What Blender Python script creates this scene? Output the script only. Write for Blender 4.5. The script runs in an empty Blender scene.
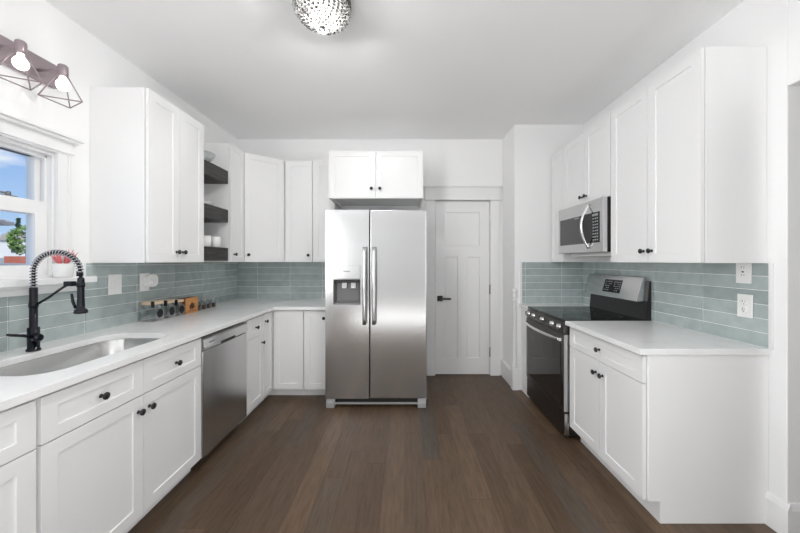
import bpy, bmesh, math, random
from mathutils import Vector, Matrix
random.seed(7)
PI = math.pi
SC = bpy.context.scene
COL = SC.collection

# ---------------------------------------------------------------- camera
cam = bpy.data.objects.new('camera', bpy.data.cameras.new('camera'))
COL.objects.link(cam)
cam.location = (0, 0, 1.37)
cam.rotation_euler = (PI / 2, 0, 0)
cam.data.sensor_width = 36
cam.data.lens = 320 / 800 * 36
cam.data.shift_x = -6 / 800
cam.data.shift_y = -5.5 / 800
cam.data.clip_end = 500
SC.camera = cam
SC.cycles.diffuse_bounces = 8
SC.view_settings.view_transform = 'Standard'
SC.view_settings.look = 'None'
SC.view_settings.gamma = 1
SC.view_settings.use_curve_mapping = False
SC.view_settings.exposure = 0.04

# ---------------------------------------------------------------- sky
w = bpy.data.worlds.new('sky')
SC.world = w
w.use_nodes = True
nt = w.node_tree
nt.nodes.clear()
_o = nt.nodes.new('ShaderNodeOutputWorld')
_b = nt.nodes.new('ShaderNodeBackground')
_tc = nt.nodes.new('ShaderNodeTexCoord')
_sep = nt.nodes.new('ShaderNodeSeparateXYZ')
_gr = nt.nodes.new('ShaderNodeValToRGB')
_gr.color_ramp.elements[0].position = 0.0
_gr.color_ramp.elements[0].color = (0.55, 0.75, 0.98, 1)
_gr.color_ramp.elements[1].position = 0.30
_gr.color_ramp.elements[1].color = (0.13, 0.33, 0.78, 1)
_mp = nt.nodes.new('ShaderNodeMapping')
_mp.inputs['Scale'].default_value = (1, 1, 2.4)
_mp.inputs['Location'].default_value = (0.35, 0.1, 0.28)
_no = nt.nodes.new('ShaderNodeTexNoise')
_no.inputs['Scale'].default_value = 4.2
_no.inputs['Detail'].default_value = 7
_cr = nt.nodes.new('ShaderNodeValToRGB')
_cr.color_ramp.elements[0].position = 0.53
_cr.color_ramp.elements[1].position = 0.66
_mx = nt.nodes.new('ShaderNodeMix')
_mx.data_type = 'RGBA'
_mx.inputs[7].default_value = (0.92, 0.95, 1.0, 1)
L = nt.links.new
L(_tc.outputs['Generated'], _sep.inputs[0]); L(_sep.outputs['Z'], _gr.inputs[0])
L(_tc.outputs['Generated'], _mp.inputs[0]); L(_mp.outputs[0], _no.inputs[0]); L(_no.outputs['Fac'], _cr.inputs[0])
L(_cr.outputs[0], _mx.inputs[0]); L(_gr.outputs[0], _mx.inputs[6]); L(_mx.outputs[2], _b.inputs[0])
_b.inputs[1].default_value = 1.0
L(_b.outputs[0], _o.inputs[0])

# ---------------------------------------------------------------- sun (outside) and added fill lights behind the camera
def light(name, typ, loc, rot, energy, color=(1, 1, 1), size=1, size_y=None, parent=None, radius=None):
    d = bpy.data.lights.new(name, typ)
    d.energy = energy
    d.color = color
    if typ == 'AREA':
        d.shape = 'RECTANGLE'
        d.size = size
        d.size_y = size_y or size
    if radius is not None:
        if typ == 'SUN':
            d.angle = radius
        else:
            d.shadow_soft_size = radius
    o = bpy.data.objects.new(name, d)
    COL.objects.link(o)
    o.location = loc
    o.rotation_euler = rot
    if parent:
        o.parent = parent
    return o
light('sunlight', 'SUN', (5, -5, 20), (math.radians(42), math.radians(18), 0), 3.4, (1, 0.97, 0.92), radius=0.01)
light('rear_left_fill', 'AREA', (-1.97, -1.1, 1.70), (0, math.radians(-95), 0), 76, (0.965, 0.985, 1), 1.7, 2.0)  # added fill along the left wall behind the camera; no window is modelled there
light('rear_right_fill', 'AREA', (1.84, -1.1, 1.40), (0, math.radians(90), 0), 36, (0.965, 0.985, 1), 2.0, 2.0)  # second added fill on the opposite wall, also without any window

light('rear_upward_fill', 'AREA', (0, -0.6, 0.20), (PI, 0, 0), 30, (0.97, 0.985, 1), 2.2, 0.9)  # added upward fill near the floor to brighten the ceiling; no fixture there


# ---------------------------------------------------------------- materials
def mat(name, color=(0.8, 0.8, 0.8), rough=0.5, metal=0.0, spec=0.5, **kw):
    m = bpy.data.materials.new(name)
    m.use_nodes = True
    p = m.node_tree.nodes['Principled BSDF']
    p.inputs['Base Color'].default_value = (*color, 1)
    p.inputs['Roughness'].default_value = rough
    p.inputs['Metallic'].default_value = metal
    p.inputs['Specular IOR Level'].default_value = spec
    for k, v in kw.items():
        p.inputs[k].default_value = v
    m['p'] = 1
    return m

def nodes(m):
    return m.node_tree.nodes, m.node_tree.links, m.node_tree.nodes['Principled BSDF']

def noise(m, scale=(1, 1, 1), sc=5, detail=4, coord='Object'):
    n, l, p = nodes(m)
    tc = n.new('ShaderNodeTexCoord')
    mp = n.new('ShaderNodeMapping')
    mp.inputs['Scale'].default_value = scale
    no = n.new('ShaderNodeTexNoise')
    no.inputs['Scale'].default_value = sc
    no.inputs['Detail'].default_value = detail
    l.new(tc.outputs[coord], mp.inputs[0]); l.new(mp.outputs[0], no.inputs[0])
    return no

def ramp(m, src, stops):
    n, l, p = nodes(m)
    r = n.new('ShaderNodeValToRGB')
    e = r.color_ramp.elements
    while len(e) < len(stops):
        e.new(0.5)
    for i, (pos, c) in enumerate(stops):
        e[i].position = pos
        e[i].color = (*c, 1) if len(c) == 3 else c
    l.new(src, r.inputs[0])
    return r

def bump(m, src, strength=0.1, dist=0.01):
    n, l, p = nodes(m)
    b = n.new('ShaderNodeBump')
    b.inputs['Strength'].default_value = strength
    b.inputs['Distance'].default_value = dist
    l.new(src, b.inputs['Height'])
    l.new(b.outputs[0], p.inputs['Normal'])

M = {}
M['wall'] = mat('wall_paint', (0.88, 0.88, 0.88), 0.6, spec=0.3)
bump(M['wall'], noise(M['wall'], sc=35, detail=3).outputs['Fac'], 0.05, 0.004)
M['wall_grey'] = mat('grey_wall_paint', (0.50, 0.50, 0.50), 0.6, spec=0.3)
M['ceiling'] = mat('ceiling_paint', (0.92, 0.92, 0.92), 0.8, spec=0.2)
bump(M['ceiling'], noise(M['ceiling'], sc=20, detail=3).outputs['Fac'], 0.05, 0.004)
M['trim'] = mat('trim_paint', (0.84, 0.84, 0.84), 0.35)
M['cab'] = mat('cabinet_white', (0.86, 0.86, 0.86), 0.36)
M['cab_in'] = mat('cabinet_inside', (0.55, 0.54, 0.52), 0.6)
M['plastic'] = mat('white_plastic', (0.86, 0.86, 0.85), 0.3)
M['black'] = mat('matte_black_metal', (0.012, 0.012, 0.014), 0.38)
M['navy'] = mat('faucet_black', (0.004, 0.005, 0.011), 0.26, spec=0.32)
M['dark'] = mat('dark_slot', (0.02, 0.02, 0.02), 0.6)
M['coil'] = mat('spring_steel', (0.50, 0.50, 0.52), 0.25, 1.0)
M['chrome'] = mat('chrome', (0.80, 0.80, 0.80), 0.12, 1.0)
M['hinge'] = mat('hinge_grey', (0.25, 0.25, 0.25), 0.4, 0.8)
M['white_ceramic'] = mat('white_ceramic', (0.85, 0.85, 0.84), 0.2)
M['outlet_slot'] = mat('outlet_slot', (0.08, 0.08, 0.08), 0.5)

q = mat('white_quartz', (0.83, 0.83, 0.83), 0.14)
n_ = noise(q, sc=9, detail=6)
r_ = ramp(q, n_.outputs['Fac'], [(0.30, (0.84, 0.84, 0.84)), (0.5, (0.89, 0.89, 0.89)), (0.75, (0.90, 0.90, 0.90))])
nodes(q)[1].new(r_.outputs[0], nodes(q)[2].inputs['Base Color'])
M['quartz'] = q

def steel(name, col, rough, scale):
    m = mat(name, col, rough, 1.0)
    n, l, p = nodes(m)
    a = noise(m, scale, 6, 5)
    r = n.new('ShaderNodeMapRange')
    r.inputs['To Min'].default_value = rough - 0.03
    r.inputs['To Max'].default_value = rough + 0.04
    l.new(a.outputs['Fac'], r.inputs[0]); l.new(r.outputs[0], p.inputs['Roughness'])
    return m
M['steel'] = steel('brushed_stainless', (0.60, 0.60, 0.60), 0.20, (1, 1, 40))
M['steel_v'] = steel('brushed_stainless_upright', (0.66, 0.66, 0.66), 0.24, (3, 3, 0.6))
M['steel_sink'] = steel('sink_stainless', (0.62, 0.62, 0.61), 0.25, (2, 30, 2))
M['steel_dark'] = steel('black_stainless', (0.13, 0.125, 0.12), 0.30, (1, 1, 40))
M['black_glass'] = mat('black_glass', (0.006, 0.006, 0.007), 0.06, spec=0.35)
M['oven_glass'] = mat('oven_glass', (0.018, 0.016, 0.014), 0.05, spec=0.6)
M['micro_glass'] = mat('microwave_glass', (0.05, 0.05, 0.052), 0.10, spec=0.6)
M['black_plastic'] = mat('black_plastic', (0.015, 0.015, 0.015), 0.35)
M['recess_grey'] = mat('dispenser_grey', (0.17, 0.17, 0.17), 0.35)
M['grey_plastic'] = mat('grey_plastic', (0.36, 0.36, 0.36), 0.35)

t = mat('glazed_tile', (0.27, 0.34, 0.34), 0.10)
n, l, p = nodes(t)
g = n.new('ShaderNodeNewGeometry')
r1 = ramp(t, g.outputs['Random Per Island'], [(0.0, (0.372, 0.432, 0.426)), (0.5, (0.420, 0.486, 0.480)), (1.0, (0.468, 0.534, 0.528))])
a = noise(t, (1, 1, 1), 14, 4)
r2 = ramp(t, a.outputs['Fac'], [(0.3, (0.88, 0.88, 0.88)), (0.7, (1.06, 1.06, 1.06))])
mx = n.new('ShaderNodeMix'); mx.data_type = 'RGBA'; mx.blend_type = 'MULTIPLY'; mx.inputs[0].default_value = 1
l.new(r1.outputs[0], mx.inputs[6]); l.new(r2.outputs[0], mx.inputs[7]); l.new(mx.outputs[2], p.inputs['Base Color'])
b2 = noise(t, (1, 1, 1), 22, 2)
bump(t, b2.outputs['Fac'], 0.12, 0.006)
M['tile'] = t
M['grout'] = mat('tile_grout', (0.80, 0.82, 0.81), 0.8)

f = mat('oak_planks', (0.08, 0.055, 0.04), 0.40, spec=0.35)
n, l, p = nodes(f)
g = n.new('ShaderNodeNewGeometry')
tc = n.new('ShaderNodeTexCoord')
cmb = n.new('ShaderNodeCombineXYZ')
mul = n.new('ShaderNodeMath'); mul.operation = 'MULTIPLY'; mul.inputs[1].default_value = 37
l.new(g.outputs['Random Per Island'], mul.inputs[0]); l.new(mul.outputs[0], cmb.inputs[0]); l.new(mul.outputs[0], cmb.inputs[1])
add = n.new('ShaderNodeVectorMath'); add.operation = 'ADD'
l.new(tc.outputs['Object'], add.inputs[0]); l.new(cmb.outputs[0], add.inputs[1])
mp = n.new('ShaderNodeMapping'); mp.inputs['Scale'].default_value = (9, 0.9, 1)
l.new(add.outputs[0], mp.inputs[0])
no = n.new('ShaderNodeTexNoise'); no.inputs['Scale'].default_value = 6; no.inputs['Detail'].default_value = 8; no.inputs['Roughness'].default_value = 0.65
l.new(mp.outputs[0], no.inputs[0])
rp = ramp(f, g.outputs['Random Per Island'], [(0.0, (0.079, 0.049, 0.029)), (0.35, (0.110, 0.069, 0.042)), (0.6, (0.090, 0.058, 0.036)), (0.85, (0.138, 0.088, 0.054)), (1.0, (0.070, 0.056, 0.045))])
rg = ramp(f, no.outputs['Fac'], [(0.28, (0.62, 0.60, 0.58)), (0.5, (1.0, 1.0, 1.0)), (0.72, (1.35, 1.34, 1.32))])
mx = n.new('ShaderNodeMix'); mx.data_type = 'RGBA'; mx.blend_type = 'MULTIPLY'; mx.inputs[0].default_value = 1
l.new(rp.outputs[0], mx.inputs[6]); l.new(rg.outputs[0], mx.inputs[7]); l.new(mx.outputs[2], p.inputs['Base Color'])
bump(f, no.outputs['Fac'], 0.12, 0.002)
M['floor'] = f
M['subfloor'] = mat('subfloor', (0.02, 0.014, 0.01), 0.8)

def wood(name, c0, c1, scale, rough=0.5, sc=5):
    m = mat(name, c0, rough)
    n, l, p = nodes(m)
    a = noise(m, scale, sc, 7)
    r = ramp(m, a.outputs['Fac'], [(0.3, c0), (0.7, c1)])
    l.new(r.outputs[0], p.inputs['Base Color'])
    bump(m, a.outputs['Fac'], 0.2, 0.003)
    return m
M['shelf'] = wood('charcoal_stained_wood', (0.018, 0.017, 0.017), (0.055, 0.052, 0.050), (1, 1.2, 14), 0.55)
M['lidwood'] = wood('pale_lid_wood', (0.62, 0.47, 0.32), (0.76, 0.62, 0.46), (2, 2, 20), 0.5)
M['boxwood'] = wood('orange_box_wood', (0.42, 0.18, 0.055), (0.60, 0.30, 0.11), (2, 2, 20), 0.5)
M['boxwood_dark'] = wood('brown_box_wood', (0.13, 0.045, 0.02), (0.19, 0.07, 0.03), (2, 2, 20), 0.5)
M['stamp'] = mat('dark_stamp', (0.06, 0.03, 0.015), 0.7)
M['chalk'] = mat('chalk_label', (0.012, 0.012, 0.013), 0.7)
M['bronze'] = mat('brushed_bronze', (0.34, 0.28, 0.30), 0.38, 0.5)
M['foliage_red'] = mat('red_succulent', (0.66, 0.16, 0.17), 0.4)

def glass(name, tint=(1, 1, 1), rough=0.02, mixf=0.82):
    m = bpy.data.materials.new(name)
    m.use_nodes = True
    n = m.node_tree.nodes; l = m.node_tree.links
    n.clear()
    o = n.new('ShaderNodeOutputMaterial')
    tr = n.new('ShaderNodeBsdfTransparent'); tr.inputs[0].default_value = (*tint, 1)
    gl = n.new('ShaderNodeBsdfGlossy'); gl.inputs['Roughness'].default_value = rough
    fr = n.new('ShaderNodeLayerWeight'); fr.inputs[0].default_value = 1 - mixf
    mx = n.new('ShaderNodeMixShader')
    l.new(fr.outputs['Facing'], mx.inputs[0]); l.new(tr.outputs[0], mx.inputs[1]); l.new(gl.outputs[0], mx.inputs[2])
    l.new(mx.outputs[0], o.inputs[0])
    return m
M['pane'] = glass('window_pane', (0.98, 0.99, 0.99), 0.01, 0.93)
M['jar'] = glass('jar_glass', (0.90, 0.92, 0.93), 0.05, 0.62)
M['clear'] = glass('clear_bowl_glass', (0.93, 0.95, 0.95), 0.05, 0.75)

def emit(name, color, strength):
    m = mat(name, color, 0.4)
    p = nodes(m)[2]
    p.inputs['Emission Color'].default_value = (*color, 1)
    p.inputs['Emission Strength'].default_value = strength
    return m
M['bulb'] = emit('glowing_bulb', (1.0, 0.97, 0.93), 2.0)
M['display'] = mat('display_marks', (0.35, 0.37, 0.38), 0.5)

c = mat('crystal_bead', (0.48, 0.48, 0.48), 0.06, 1.0)
n, l, p = nodes(c)
g = n.new('ShaderNodeNewGeometry')
rr = ramp(c, g.outputs['Random Per Island'], [(0.0, (0, 0, 0)), (0.5, (0.05, 0.05, 0.05)), (0.8, (0.3, 0.3, 0.3)), (1.0, (1, 1, 1))])
ml = n.new('ShaderNodeMath'); ml.operation = 'MULTIPLY'; ml.inputs[1].default_value = 0.5
l.new(rr.outputs[0], ml.inputs[0]); l.new(ml.outputs[0], p.inputs['Emission Strength'])
p.inputs['Emission Color'].default_value = (1, 0.99, 0.97, 1)
M['crystal'] = c

M['ext_ground'] = mat('pale_yard_paving', (0.34, 0.33, 0.31), 0.9)
M['ext_white'] = mat('white_siding', (0.75, 0.74, 0.72), 0.7)
M['ext_roof'] = mat('grey_roof_shingles', (0.42, 0.38, 0.34), 0.8)
M['ext_brick'] = mat('red_brick', (0.46, 0.13, 0.08), 0.8)
M['ext_leaf'] = mat('green_leaves', (0.16, 0.28, 0.06), 0.7)
M['ext_conifer'] = mat('dark_conifer', (0.05, 0.10, 0.05), 0.8)
M['ext_trunk'] = mat('bark', (0.10, 0.07, 0.05), 0.9)
M['ext_car'] = mat('white_car_paint', (0.75, 0.76, 0.78), 0.25)
M['ext_glass'] = mat('dark_window', (0.05, 0.06, 0.07), 0.1)

# ---------------------------------------------------------------- mesh helpers
class MB:
    def __init__(s):
        s.v = []; s.f = []; s.m = []; s.sm = []
    def add(s, vs, fs, mi=0, smooth=False):
        b = len(s.v)
        s.v += [tuple(x) for x in vs]
        for q in fs:
            s.f.append([b + i for i in q]); s.m.append(mi); s.sm.append(smooth)
        return s
    def box(s, x0, x1, y0, y1, z0, z1, mi=0):
        vs = [(x0, y0, z0), (x1, y0, z0), (x1, y1, z0), (x0, y1, z0), (x0, y0, z1), (x1, y0, z1), (x1, y1, z1), (x0, y1, z1)]
        return s.add(vs, [(0, 3, 2, 1), (4, 5, 6, 7), (0, 1, 5, 4), (1, 2, 6, 5), (2, 3, 7, 6), (3, 0, 4, 7)], mi)
    def prism(s, poly, z0, z1, mi=0):
        n = len(poly)
        vs = [(x, y, z0) for x, y in poly] + [(x, y, z1) for x, y in poly]
        fs = [tuple(range(n))[::-1], tuple(range(n, 2 * n))] + [(i, (i + 1) % n, n + (i + 1) % n, n + i) for i in range(n)]
        return s.add(vs, fs, mi)
    def extrude(s, poly3, d, mi=0):
        n = len(poly3)
        d = Vector(d)
        vs = [Vector(p) for p in poly3] + [Vector(p) + d for p in poly3]
        fs = [tuple(range(n))[::-1], tuple(range(n, 2 * n))] + [(i, (i + 1) % n, n + (i + 1) % n, n + i) for i in range(n)]
        return s.add(vs, fs, mi)
    def lathe(s, prof, origin=(0, 0, 0), axis=(0, 0, 1), seg=24, mi=0, smooth=True):
        ax = Vector(axis).normalized()
        u = ax.orthogonal().normalized()
        w_ = ax.cross(u)
        o = Vector(origin)
        vs = []; fs = []
        for r, h in prof:
            for k in range(seg):
                a = 2 * PI * k / seg
                vs.append(o + ax * h + (u * math.cos(a) + w_ * math.sin(a)) * r)
        for i in range(len(prof) - 1):
            for k in range(seg):
                k2 = (k + 1) % seg
                fs.append((i * seg + k, i * seg + k2, (i + 1) * seg + k2, (i + 1) * seg + k))
        s.add(vs, fs, mi, smooth)
        if prof[0][0] > 1e-5:
            b = len(s.v) - len(vs)
            s.f.append([b + k for k in range(seg)][::-1]); s.m.append(mi); s.sm.append(False)
        if prof[-1][0] > 1e-5:
            b = len(s.v) - seg
            s.f.append([b + k for k in range(seg)]); s.m.append(mi); s.sm.append(False)
        return s
    def tube(s, pts, r, seg=10, mi=0, smooth=True):
        pts = [Vector(p) for p in pts]
        rs = r if isinstance(r, (list, tuple)) else [r] * len(pts)
        up = None; vs = []; fs = []
        for i, p_ in enumerate(pts):
            tdir = (pts[min(i + 1, len(pts) - 1)] - pts[max(i - 1, 0)]).normalized()
            if up is None:
                up = tdir.orthogonal().normalized()
            up = (up - tdir * up.dot(tdir)).normalized()
            w_ = tdir.cross(up)
            for k in range(seg):
                a = 2 * PI * (k + 0.5) / seg
                vs.append(p_ + (up * math.cos(a) + w_ * math.sin(a)) * rs[i])
        for i in range(len(pts) - 1):
            for k in range(seg):
                k2 = (k + 1) % seg
                fs.append((i * seg + k, i * seg + k2, (i + 1) * seg + k2, (i + 1) * seg + k))
        fs.append(tuple(range(seg))[::-1])
        fs.append(tuple((len(pts) - 1) * seg + k for k in range(seg)))
        return s.add(vs, fs, mi, smooth)
    def build(s, name, mats, parent=None, bevel=0, seg=2, loc=None, subsurf=0):
        me = bpy.data.meshes.new(name)
        me.from_pydata(s.v, [], s.f)
        mats = mats if isinstance(mats, (list, tuple)) else [mats]
        for m_ in mats:
            me.materials.append(M[m_] if isinstance(m_, str) else m_)
        for i, pl in enumerate(me.polygons):
            pl.material_index = s.m[i]
            pl.use_smooth = s.sm[i]
        bm = bmesh.new(); bm.from_mesh(me)
        bmesh.ops.recalc_face_normals(bm, faces=bm.faces)
        bm.to_mesh(me); bm.free()
        o = bpy.data.objects.new(name, me)
        COL.objects.link(o)
        if parent:
            o.parent = parent
        if loc:
            o.location = loc
        if bevel:
            b = o.modifiers.new('bevel', 'BEVEL')
            b.width = bevel; b.segments = seg; b.limit_method = 'ANGLE'; b.angle_limit = math.radians(35)
        if subsurf:
            b = o.modifiers.new('sub', 'SUBSURF'); b.levels = subsurf; b.render_levels = subsurf
        return o

def tag(o, label=None, cat=None, group=None, kind=None):
    if label: o['label'] = label
    if cat: o['category'] = cat
    if group: o['group'] = group
    if kind: o['kind'] = kind
    return o

def empty(name, loc=(0, 0, 0), rz=0, label=None, cat=None, group=None, kind=None):
    o = bpy.data.objects.new(name, None)
    COL.objects.link(o)
    o.location = loc
    o.rotation_euler = (0, 0, rz)
    o.empty_display_size = 0.1
    return tag(o, label, cat, group, kind)

def struct(o):
    o['kind'] = 'structure'
    return o

def rrect(x0, x1, y0, y1, r, n=8):
    out = []
    for cx, cy, a0 in ((x1 - r, y1 - r, 0), (x0 + r, y1 - r, 90), (x0 + r, y0 + r, 180), (x1 - r, y0 + r, 270)):
        for k in range(n + 1):
            a = math.radians(a0 + 90 * k / n)
            out.append((cx + r * math.cos(a), cy + r * math.sin(a)))
    return out

def slab(name, loops, z0, z1, material, bevel=0.002):
    cu = bpy.data.curves.new(name, 'CURVE')
    cu.dimensions = '2D'; cu.fill_mode = 'BOTH'
    cu.extrude = (z1 - z0) / 2 - bevel; cu.bevel_depth = bevel; cu.bevel_resolution = 1
    cu.offset = -bevel
    for lp in loops:
        sp = cu.splines.new('POLY')
        sp.points.add(len(lp) - 1)
        for i, (x, y) in enumerate(lp):
            sp.points[i].co = (x, y, 0, 1)
        sp.use_cyclic_u = True
    tmp = bpy.data.objects.new('tmp', cu)
    COL.objects.link(tmp)
    bpy.context.view_layer.update()
    me = bpy.data.meshes.new_from_object(tmp.evaluated_get(bpy.context.evaluated_depsgraph_get()))
    bpy.data.objects.remove(tmp)
    me.materials.clear(); me.materials.append(M[material])
    for pl in me.polygons:
        pl.use_smooth = False
    for v in me.vertices:
        v.co.z += (z0 + z1) / 2
    o = bpy.data.objects.new(name, me)
    COL.objects.link(o)
    return o

# ---------------------------------------------------------------- room dimensions
XL, XR, YB, YF, H = -2.02, 1.89, 3.84, -2.6, 2.83
YBUMP, XBUMP = 3.42, 1.16
WIN_Y0, WIN_Y1, WIN_Z0, WIN_Z1 = 0.98, 1.838, 1.275, 1.985
DR_X0, DR_X1, DR_Z = 0.345, 1.015, 2.10
OPN_Y0, OPN_Y1, OPN_Z = 0.55, 1.587, 2.238

# floor: planks running away from the camera
mb = MB()
PW = 0.127
x = XL - 0.15
row = 0
while x < 3.45:
    y = YF - 0.1 - random.random() * 1.1
    while y < YB + 0.1:
        ln = random.choice((0.7, 0.95, 1.2, 1.5, 1.9))
        mb.box(x + 0.0002, x + PW - 0.0002, y + 0.0002, y + ln - 0.0002, -0.016, 0.0)
        y += ln
    x += PW
    row += 1
mb.box(XL - 0.2, 3.5, YF - 0.2, YB + 0.2, -0.06, -0.017, 1)
struct(mb.build('floor', ['floor', 'subfloor'], bevel=0.0006, seg=1))
struct(MB().box(XL - 0.2, 3.5, YF - 0.2, YB + 0.2, H, H + 0.08).build('ceiling', 'ceiling'))

T = 0.15
XL -= 0.0015; YB += 0.0015; XR += 0.0015; YBUMP += 0.0015      # wall faces stand a hair behind what hangs on them
mb = MB()
mb.box(XL - T, XL, YF - T, WIN_Y0, 0, H)
mb.box(XL - T, XL, WIN_Y1, YB + T, 0, H)
mb.box(XL - T, XL, WIN_Y0, WIN_Y1, 0, WIN_Z0)
mb.box(XL - T, XL, WIN_Y0, WIN_Y1, WIN_Z1, H)
struct(mb.build('wall_left', 'wall'))
mb = MB()
mb.box(XL, DR_X0, YB, YB + T, 0, H)
mb.box(DR_X1, 3.5, YB, YB + T, 0, H)
mb.box(DR_X0, DR_X1, YB, YB + T, DR_Z, H)
mb.box(DR_X0, DR_X1, YB + 0.10, YB + T, 0, DR_Z)
struct(mb.build('wall_back', 'wall'))
mb = MB()
mb.box(XR, XR + 0.14, OPN_Y1, YB, 0, H)
mb.box(XR, XR + 0.14, YF, OPN_Y0, 0, H)
mb.box(XR, XR + 0.14, OPN_Y0, OPN_Y1, OPN_Z, H)
struct(mb.build('wall_right', 'wall', bevel=0.004))
struct(MB().box(XBUMP, XR, YBUMP, YB, 0, H).build('wall_corner', 'wall', bevel=0.004))
struct(MB().box(XL - T, 3.5, YF - T, YF, 0, H).build('wall_rear', 'wall_grey'))
struct(MB().box(3.4, 3.5, YF, YB, 0, H).build('wall_hall', 'wall'))

XL += 0.0015; YB -= 0.0015; XR -= 0.0015; YBUMP -= 0.0015
# baseboards: profile with a small cap
def base_prof(h=0.17):
    return [(0, 0), (0.018, 0), (0.018, h - 0.03), (0.010, h - 0.008), (0.006, h), (0, h)]
mb = MB()
pr = [(XBUMP - d, YB, z) for d, z in base_prof(0.2)]
mb.extrude(pr, (0, YBUMP - 0.018 - YB, 0))
pr = [(XBUMP - 0.018, YBUMP - d, z) for d, z in base_prof(0.2)]
mb.extrude(pr, (0.085, 0, 0))
struct(mb.build('baseboard_corner', 'trim'))
mb = MB()
pr = [(XR - d, 1.68, z) for d, z in base_prof(0.17)]
mb.extrude(pr, (0, OPN_Y1 - 0.0182 - 1.68, 0))
pr = [(XR - 0.0002, OPN_Y1 - d, z) for d, z in base_prof(0.17)]
mb.extrude(pr, (0.14, 0, 0))
pr = [(XR - d, YF, z) for d, z in base_prof(0.17)]
mb.extrude(pr, (0, OPN_Y0 - YF, 0))
struct(mb.build('baseboard_right', 'trim'))

# wooden corner guard on the projecting wall corner
mb = MB()
gx, gy = XBUMP, YBUMP
mb.box(gx - 0.032, gx + 0.034, gy - 0.032, gy + 0.034, 0.0, 0.235)
mb.lathe([(0.030, 0.0), (0.030, 0.03), (0.022, 0.05), (0.020, 0.70), (0.026, 0.71), (0.026, 0.725), (0.018, 0.735), (0.024, 0.75), (0.026, 0.765), (0.018, 0.785), (0.026, 0.80), (0.028, 0.815), (0.020, 0.835), (0.0, 0.845)], (gx + 0.0, gy - 0.0, 0.235), seg=20)
struct(mb.build('trim_1', 'trim', bevel=0.003))

# ---------------------------------------------------------------- window in the left wall
win = empty('window_1', (XL, WIN_Y0, WIN_Z0), kind='structure')
def wbox(mb, x0, x1, y0, y1, z0, z1, mi=0):     # absolute coordinates -> local
    return mb.box(x0 - XL, x1 - XL, y0 - WIN_Y0, y1 - WIN_Y0, z0 - WIN_Z0, z1 - WIN_Z0, mi)
mb = MB()                                       # casing, stepped
for (a, b_, tt) in ((0.0, 0.060, 0.022), (0.050, 0.064, 0.034)):
    wbox(mb, XL, XL + tt, WIN_Y1 + a, WIN_Y1 + b_, WIN_Z0, WIN_Z1 + 0.005)
    wbox(mb, XL, XL + tt, WIN_Y0 - b_, WIN_Y0 - a, WIN_Z0, WIN_Z1 + 0.005)
wbox(mb, XL, XL + 0.024, WIN_Y0 - 0.08, WIN_Y1 + 0.08, WIN_Z1 + 0.005, WIN_Z1 + 0.085)
wbox(mb, XL, XL + 0.036, WIN_Y0 - 0.085, WIN_Y1 + 0.085, WIN_Z1 + 0.015, WIN_Z1 + 0.026)
wbox(mb, XL, XL + 0.050, WIN_Y0 - 0.10, WIN_Y1 + 0.10, WIN_Z1 + 0.085, WIN_Z1 + 0.10)
wbox(mb, XL, XL + 0.066, WIN_Y0 - 0.115, WIN_Y1 + 0.115, WIN_Z1 + 0.10, WIN_Z1 + 0.115)
mb.build('casing', 'trim', win, bevel=0.002)
mb = MB()                                       # jamb liners with track ribs
for (a, b_) in ((WIN_Y0, WIN_Y0 + 0.012), (WIN_Y1 - 0.012, WIN_Y1)):
    wbox(mb, XL - T, XL, a, b_, WIN_Z0, WIN_Z1)
wbox(mb, XL - 0.045, XL - 0.03, WIN_Y1 - 0.022, WIN_Y1 - 0.012, WIN_Z0, WIN_Z1)
wbox(mb, XL - 0.045, XL - 0.03, WIN_Y0 + 0.012, WIN_Y0 + 0.022, WIN_Z0, WIN_Z1)
wbox(mb, XL - T, XL, WIN_Y0 + 0.012, WIN_Y1 - 0.012, WIN_Z1 - 0.012, WIN_Z1)
wbox(mb, XL - 0.11, XL - 0.03, WIN_Y0 + 0.012, WIN_Y1 - 0.012, WIN_Z1 - 0.03, WIN_Z1 - 0.012)
wbox(mb, XL - T, XL, WIN_Y0 + 0.012, WIN_Y1 - 0.012, WIN_Z0 - 0.0, WIN_Z0 + 0.012)
mb.build('window_frame', 'trim', win, bevel=0.0015)
def sash(name, xa, xb, z0, z1, st, top, bot):
    mb = MB()
    y0, y1 = WIN_Y0 + 0.014, WIN_Y1 - 0.014
    wbox(mb, xa, xb, y0, y0 + st, z0, z1)
    wbox(mb, xa, xb, y1 - st, y1, z0, z1)
    wbox(mb, xa, xb, y0 + st, y1 - st, z1 - top, z1)
    wbox(mb, xa, xb, y0 + st, y1 - st, z0, z0 + bot)
    s = mb.build(name, 'trim', win, bevel=0.002)
    g_ = MB()
    xm = (xa + xb) / 2
    wbox(g_, xm - 0.002, xm + 0.002, y0 + st - 0.003, y1 - st + 0.003, z0 + bot - 0.003, z1 - top + 0.003)
    g_.build('pane', 'pane', s)
    return s
sash('upper_sash', XL - 0.095, XL - 0.062, 1.63, WIN_Z1 - 0.012, 0.030, 0.018, 0.06)
lows = sash('lower_sash', XL - 0.058, XL - 0.022, WIN_Z0 + 0.012, 1.705, 0.062, 0.075, 0.06)
mb = MB()
wbox(mb, XL - 0.055, XL - 0.03, 1.60, 1.69, 1.705, 1.712)
mb.lathe([(0.010, 0), (0.010, 0.016), (0.006, 0.02)], (XL - 0.043 - XL, 1.66 - WIN_Y0, 1.712 - WIN_Z0), seg=14)
wbox(mb, XL - 0.05, XL - 0.036, 1.605, 1.665, 1.718, 1.726)
mb.build('sash_lock', 'hinge', lows, bevel=0.001)
mb = MB()                                       # stool and apron
wbox(mb, XL - 0.02, XL + 0.085, WIN_Y0 - 0.13, WIN_Y1 + 0.170, WIN_Z0 - 0.035, WIN_Z0)
wbox(mb, XL, XL + 0.04, WIN_Y0 - 0.10, WIN_Y1 + 0.140, WIN_Z0 - 0.055, WIN_Z0 - 0.035)
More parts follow.
